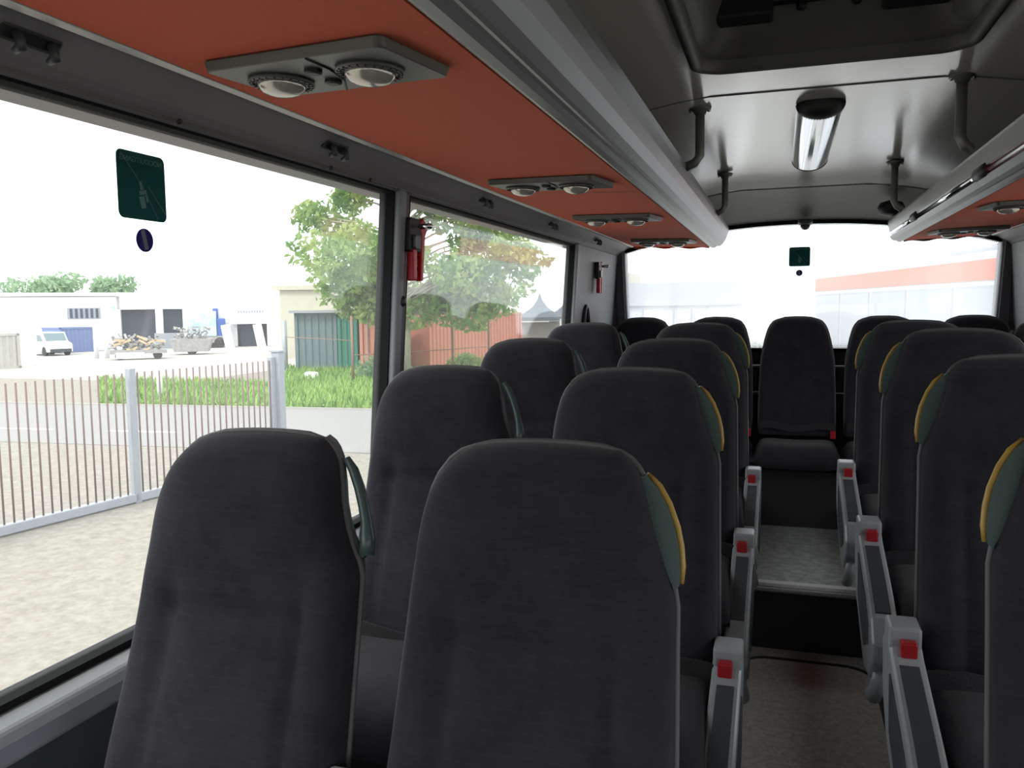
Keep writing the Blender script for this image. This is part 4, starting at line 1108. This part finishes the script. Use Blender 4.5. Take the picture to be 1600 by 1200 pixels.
for sy in (-0.6, 0.6): MB().lathe([(0.22, -0.08), (0.22, 0.08)], (0, sy, 0.22), 'Y', 14).build('wheel', 'tyre', o)
mb = MB()
for k in range(60):
    mt = Matrix.Translation((random.uniform(-1.1, 1.1), random.uniform(-0.6, 0.6), random.uniform(1.0, 1.75))) @ Matrix.Rotation(random.uniform(0, 3), 4, 'Y') @ Matrix.Rotation(random.uniform(0, 3), 4, 'Z')
    s = random.uniform(0.06, 0.3); mb.box((-s, -0.05, -0.05), (s, 0.05, 0.05), mt)
mb.build('scrap_load', 'scrapgrey', o)['kind'] = 'stuff'
# blue-sided truck at the facade
o = thing('blue_truck', 'truck with light blue tarpaulin sides beside the dark doorways', 'truck', (-41.6, 52.3, G), R(37))
MB().box((-1.15, -0.9, 0.9), (1.1, 0.9, 2.75)).build('cargo_box', 'skyblue', o, bevel=0.05); MB().box((-1.15, -0.85, 0.4), (1.7, 0.85, 0.9)).build('chassis', 'scrapgrey', o)
MB().box((1.12, -0.8, 0.5), (1.75, 0.8, 2.2)).build('cab', 'darkblue', o, bevel=0.08)
for sx in (-0.7, 1.3):
    for sy in (-0.75, 0.75): MB().lathe([(0.4, -0.1), (0.4, 0.1)], (sx, sy, 0.4), 'Y', 16).build('wheel', 'tyre', o)
o = MB().box((-1.0, -0.1, 0), (1.0, 0.1, 1.15)).build('grey_barrier', 'palegrey', bevel=0.02); o.location = (-43.9, 51.5, G); o.rotation_euler = (0, 0, R(37)); tag(o, 'pale grey barrier panel below the narrow dark doorway', 'barrier')
for i, (x, y, lb) in enumerate(((-34.0, 45.6, 'leaning white panel left of the dark doorway under the awning'), (-32.7, 47.2, 'leaning white panel right of the dark doorway under the awning'))):
    o = MB().box((-0.28, -0.03, 0), (0.28, 0.03, 1.9)).build('leaning_panel', 'white'); o.location = (x, y, G); o.rotation_euler = (R(-8), R(-10), R(35)); tag(o, lb, 'panel', 'leaning white panels')
for i, (x, y, lb) in enumerate(((-39.0, 39.5, 'left one of the two white poles in the yard right of the blue container'), (-38.4, 39.7, 'right one of the two white poles in the yard right of the blue container'))):
    o = MB().tube([(0, 0, 0), (0, 0, 2.1)], 0.13, 10).build('white_pole', 'whitepanel', smooth=True); o.location = (x, y, G); tag(o, lb, 'pole', 'white yard poles')

# fence posts near the containers
def fpost(x, y, h, r, m, lb):
    o = MB().tube([(0, 0, 0), (0, 0, h)], r, 8).build('fence_post', m, smooth=True); o.location = (x, y, G); tag(o, lb, 'post', 'posts of the old fence')
fpost(-20.1, 30.6, 2.3, 0.10, 'galv', 'grey post at the left corner of the slate container')
fpost(-14.9, 27.0, 2.5, 0.05, 'rust', 'thin rusty post in the grass before the green container')
fpost(-12.9, 31.8, 2.6, 0.05, 'rust', 'thin rusty post before the long orange container, left one')
fpost(-12.2, 34.3, 2.6, 0.05, 'rust', 'thin rusty post before the long orange container, right one')
mb = MB(); mb.tube([(-15.0, 27.1, G+1.05), (-12.9, 31.8, G+1.05), (-12.2, 34.3, G+1.05)], 0.02, 6)
mb.tube([(-20.1, 30.6, G+1.6), (-15.0, 27.1, G+1.6)], 0.015, 6)
tag(mb.build('fence_wire', 'rust', smooth=True), 'thin rusty rail strung between the old fence posts', 'rail')
o = MB().prism(rrect(-0.25, 0.25, -0.17, 0.17, 0.08, 4), 0, 0.35, 'XY').build('plastic_bag', 'white', bevel=0.08, seg=3); o.location = (-17.2, 27.9, G); tag(o, 'small white bag lying in the grass before the slate container', 'bag')
mb = MB(); 
for k in range(6): leaves(mb, (random.uniform(-.6, .6), random.uniform(-.4, .4), 0.5), (0.5, 0.45, 0.5), 140, 0.1)
o = mb.build('shrub', 'leaf_far'); o.location = (-14.2, 28.2, G); tag(o, 'low dark green shrub at the foot of the orange container', 'shrub')
mb = MB()
for k in range(5): leaves(mb, (random.uniform(-.9, .9), random.uniform(-.4, .4), 0.4), (0.6, 0.45, 0.45), 140, 0.1)
o = mb.build('shrub', 'leaf'); o.location = (-12.2, 33.2, G); tag(o, 'light green shrub before the long orange container', 'shrub')

# ---- sliding gate of vertical bars
g0 = Vector((-9.75, 2.2, G)); g1 = Vector((-8.30, 12.2, G)); gl = (g1-g0).length
gate = thing('sliding_gate', 'long galvanised gate of thin vertical bars standing in the gravel', 'gate', g0, math.atan2(g1.y-g0.y, g1.x-g0.x))
MB().box((0, -0.05, 0.02), (gl, 0.05, 0.14)).build('bottom_rail', 'galv', gate, bevel=0.01)
nb = 80
bar0 = None
for k in range(nb):
    t = (k+0.5)/nb*gl
    if bar0 is None:
        bar0 = MB().tube([(0, 0, 0.1), (0, 0, 1.86)], 0.0125, 8).build('bar', 'bar', gate, smooth=True)
        b = bar0
    else:
        b = bar0.copy(); COL.objects.link(b); b.parent = gate
    b.location = (t, 0, 0)
for t in (0.0, gl*0.36, gl*0.72, gl):
    MB().box((t-0.05, -0.05, 0.0), (t+0.05, 0.05, 1.92)).build('post', 'galv', gate, bevel=0.008)
o = thing('gate_post', 'thick galvanised gate post at the far end of the barred gate', 'post', (-8.25, 12.32, G))
MB().box((-0.08, -0.08, 0), (0.08, 0.08, 2.0)).build('shaft', 'galv', o, bevel=0.01); MB().box((-0.1, -0.1, 2.0), (0.1, 0.1, 2.03)).build('cap', 'galv', o); MB().box((0.08, -0.05, 0.3), (0.16, 0.05, 0.4)).build('roller', 'galv', o)
o = MB().tube([(0, 0, 0), (0, 0, 1.2)], 0.09, 10).build('white_bollard', 'whitepanel', smooth=True); o.location = (-18.25, 20.9, G); tag(o, 'short white bollard at the grass edge behind the gate bars', 'bollard')

# ---- behind the coach
o = thing('site_cabin', 'pale site cabin with a row of windows seen through the rear window', 'building', (-3.35, 18.3, G))
MB().box((0, 0, 0.1), (2.45, 3.5, 3.15)).build('wall', 'cabinwhite', o); MB().box((-0.05, -0.08, 2.72), (2.5, 3.5, 3.22)).build('fascia', 'palegrey', o, label='pale grey fascia band')
for k, (a, b) in enumerate(((0.05, 0.45), (0.85, 1.12), (1.18, 1.50), (1.56, 1.98), (2.04, 2.38))):
    w_ = MB().box((a, -0.04, 1.3), (b, 0.0, 2.65)).build('window', 'palegrey', o); MB().box((a+0.035, -0.05, 1.36), (b-0.035, -0.035, 2.6)).build('pane', 'coachglass' if k == 0 else 'white', w_)
o = MB().box((-0.06, -0.06, 0), (0.06, 0.06, 3.3)).build('white_post', 'white'); o.location = (-0.66, 17.2, G); tag(o, 'white post at the right corner of the site cabin', 'post')
o = MB().box((-0.05, -0.05, 0), (0.05, 0.05, 2.9)).build('lamp_post', 'palegrey'); o.location = (1.2, 26, G); tag(o, 'faint grey post in the bright background behind the bench', 'post')
for i, (x, y, w, lb) in enumerate(((-0.3, 26, 1.0, 'grey-green bushes low behind the left gap beside the middle bench seat'), (1.9, 26, 0.9, 'grey-green bushes low behind the right gap beside the middle bench seat'))):
    mb = MB()
    for k in range(7): leaves(mb, (random.uniform(-w, w)*0.6, 0, random.uniform(0.5, 1.5)), (0.6, 0.5, 0.6), 150, 0.12)
    o = mb.build('bush', 'leaf_grey'); o.location = (x, y, G); tag(o, lb, 'bush', 'bushes behind the coach')
# parked coach on the right
ang = math.atan2(0.97, -0.238)
o = thing('parked_coach', 'pale parked coach with an orange-red roof stripe behind the rear window on the right', 'coach', (3.75, 9.8, G), ang)
CL, CH = 12.5, 3.45
MB().prism([(0, 0.35), (0, CH-0.25), (0.25, CH), (CL-0.3, CH), (CL, CH-0.3), (CL, 0.35)], -2.4, 0).build('body', 'coachwhite', o, bevel=0.05)
MB().box((0.05, 0, CH-0.42), (CL-0.1, 0.012, CH-0.12)).build('roof_stripe', 'coachred', o, label='orange-red roof stripe')
MB().box((1.0, -2.0, CH), (6.0, -0.35, CH+0.14)).build('roof_unit', 'palegrey', o, bevel=0.05)
for k in range(5):
    a = 3.1 + k*1.85
    w_ = MB().box((a, 0, 1.6), (a+1.75, 0.012, CH-0.5)).build('window', 'palegrey', o); MB().box((a+0.04, 0.008, 1.64), (a+1.71, 0.018, CH-0.54)).build('pane', 'coachglass', w_)
w_ = MB().box((1.4, 0, 0.5), (2.6, 0.02, CH-0.55)).build('door', 'palegrey', o); MB().box((1.55, 0.015, 1.3), (2.45, 0.03, CH-0.75)).build('pane', 'white', w_)
for a in (2.9, 9.6):
    MB().lathe([(0.48, -0.12), (0.48, 0.03)], (a, -0.02, 0.48), 'Y', 24).build('wheel', 'tyre', o)
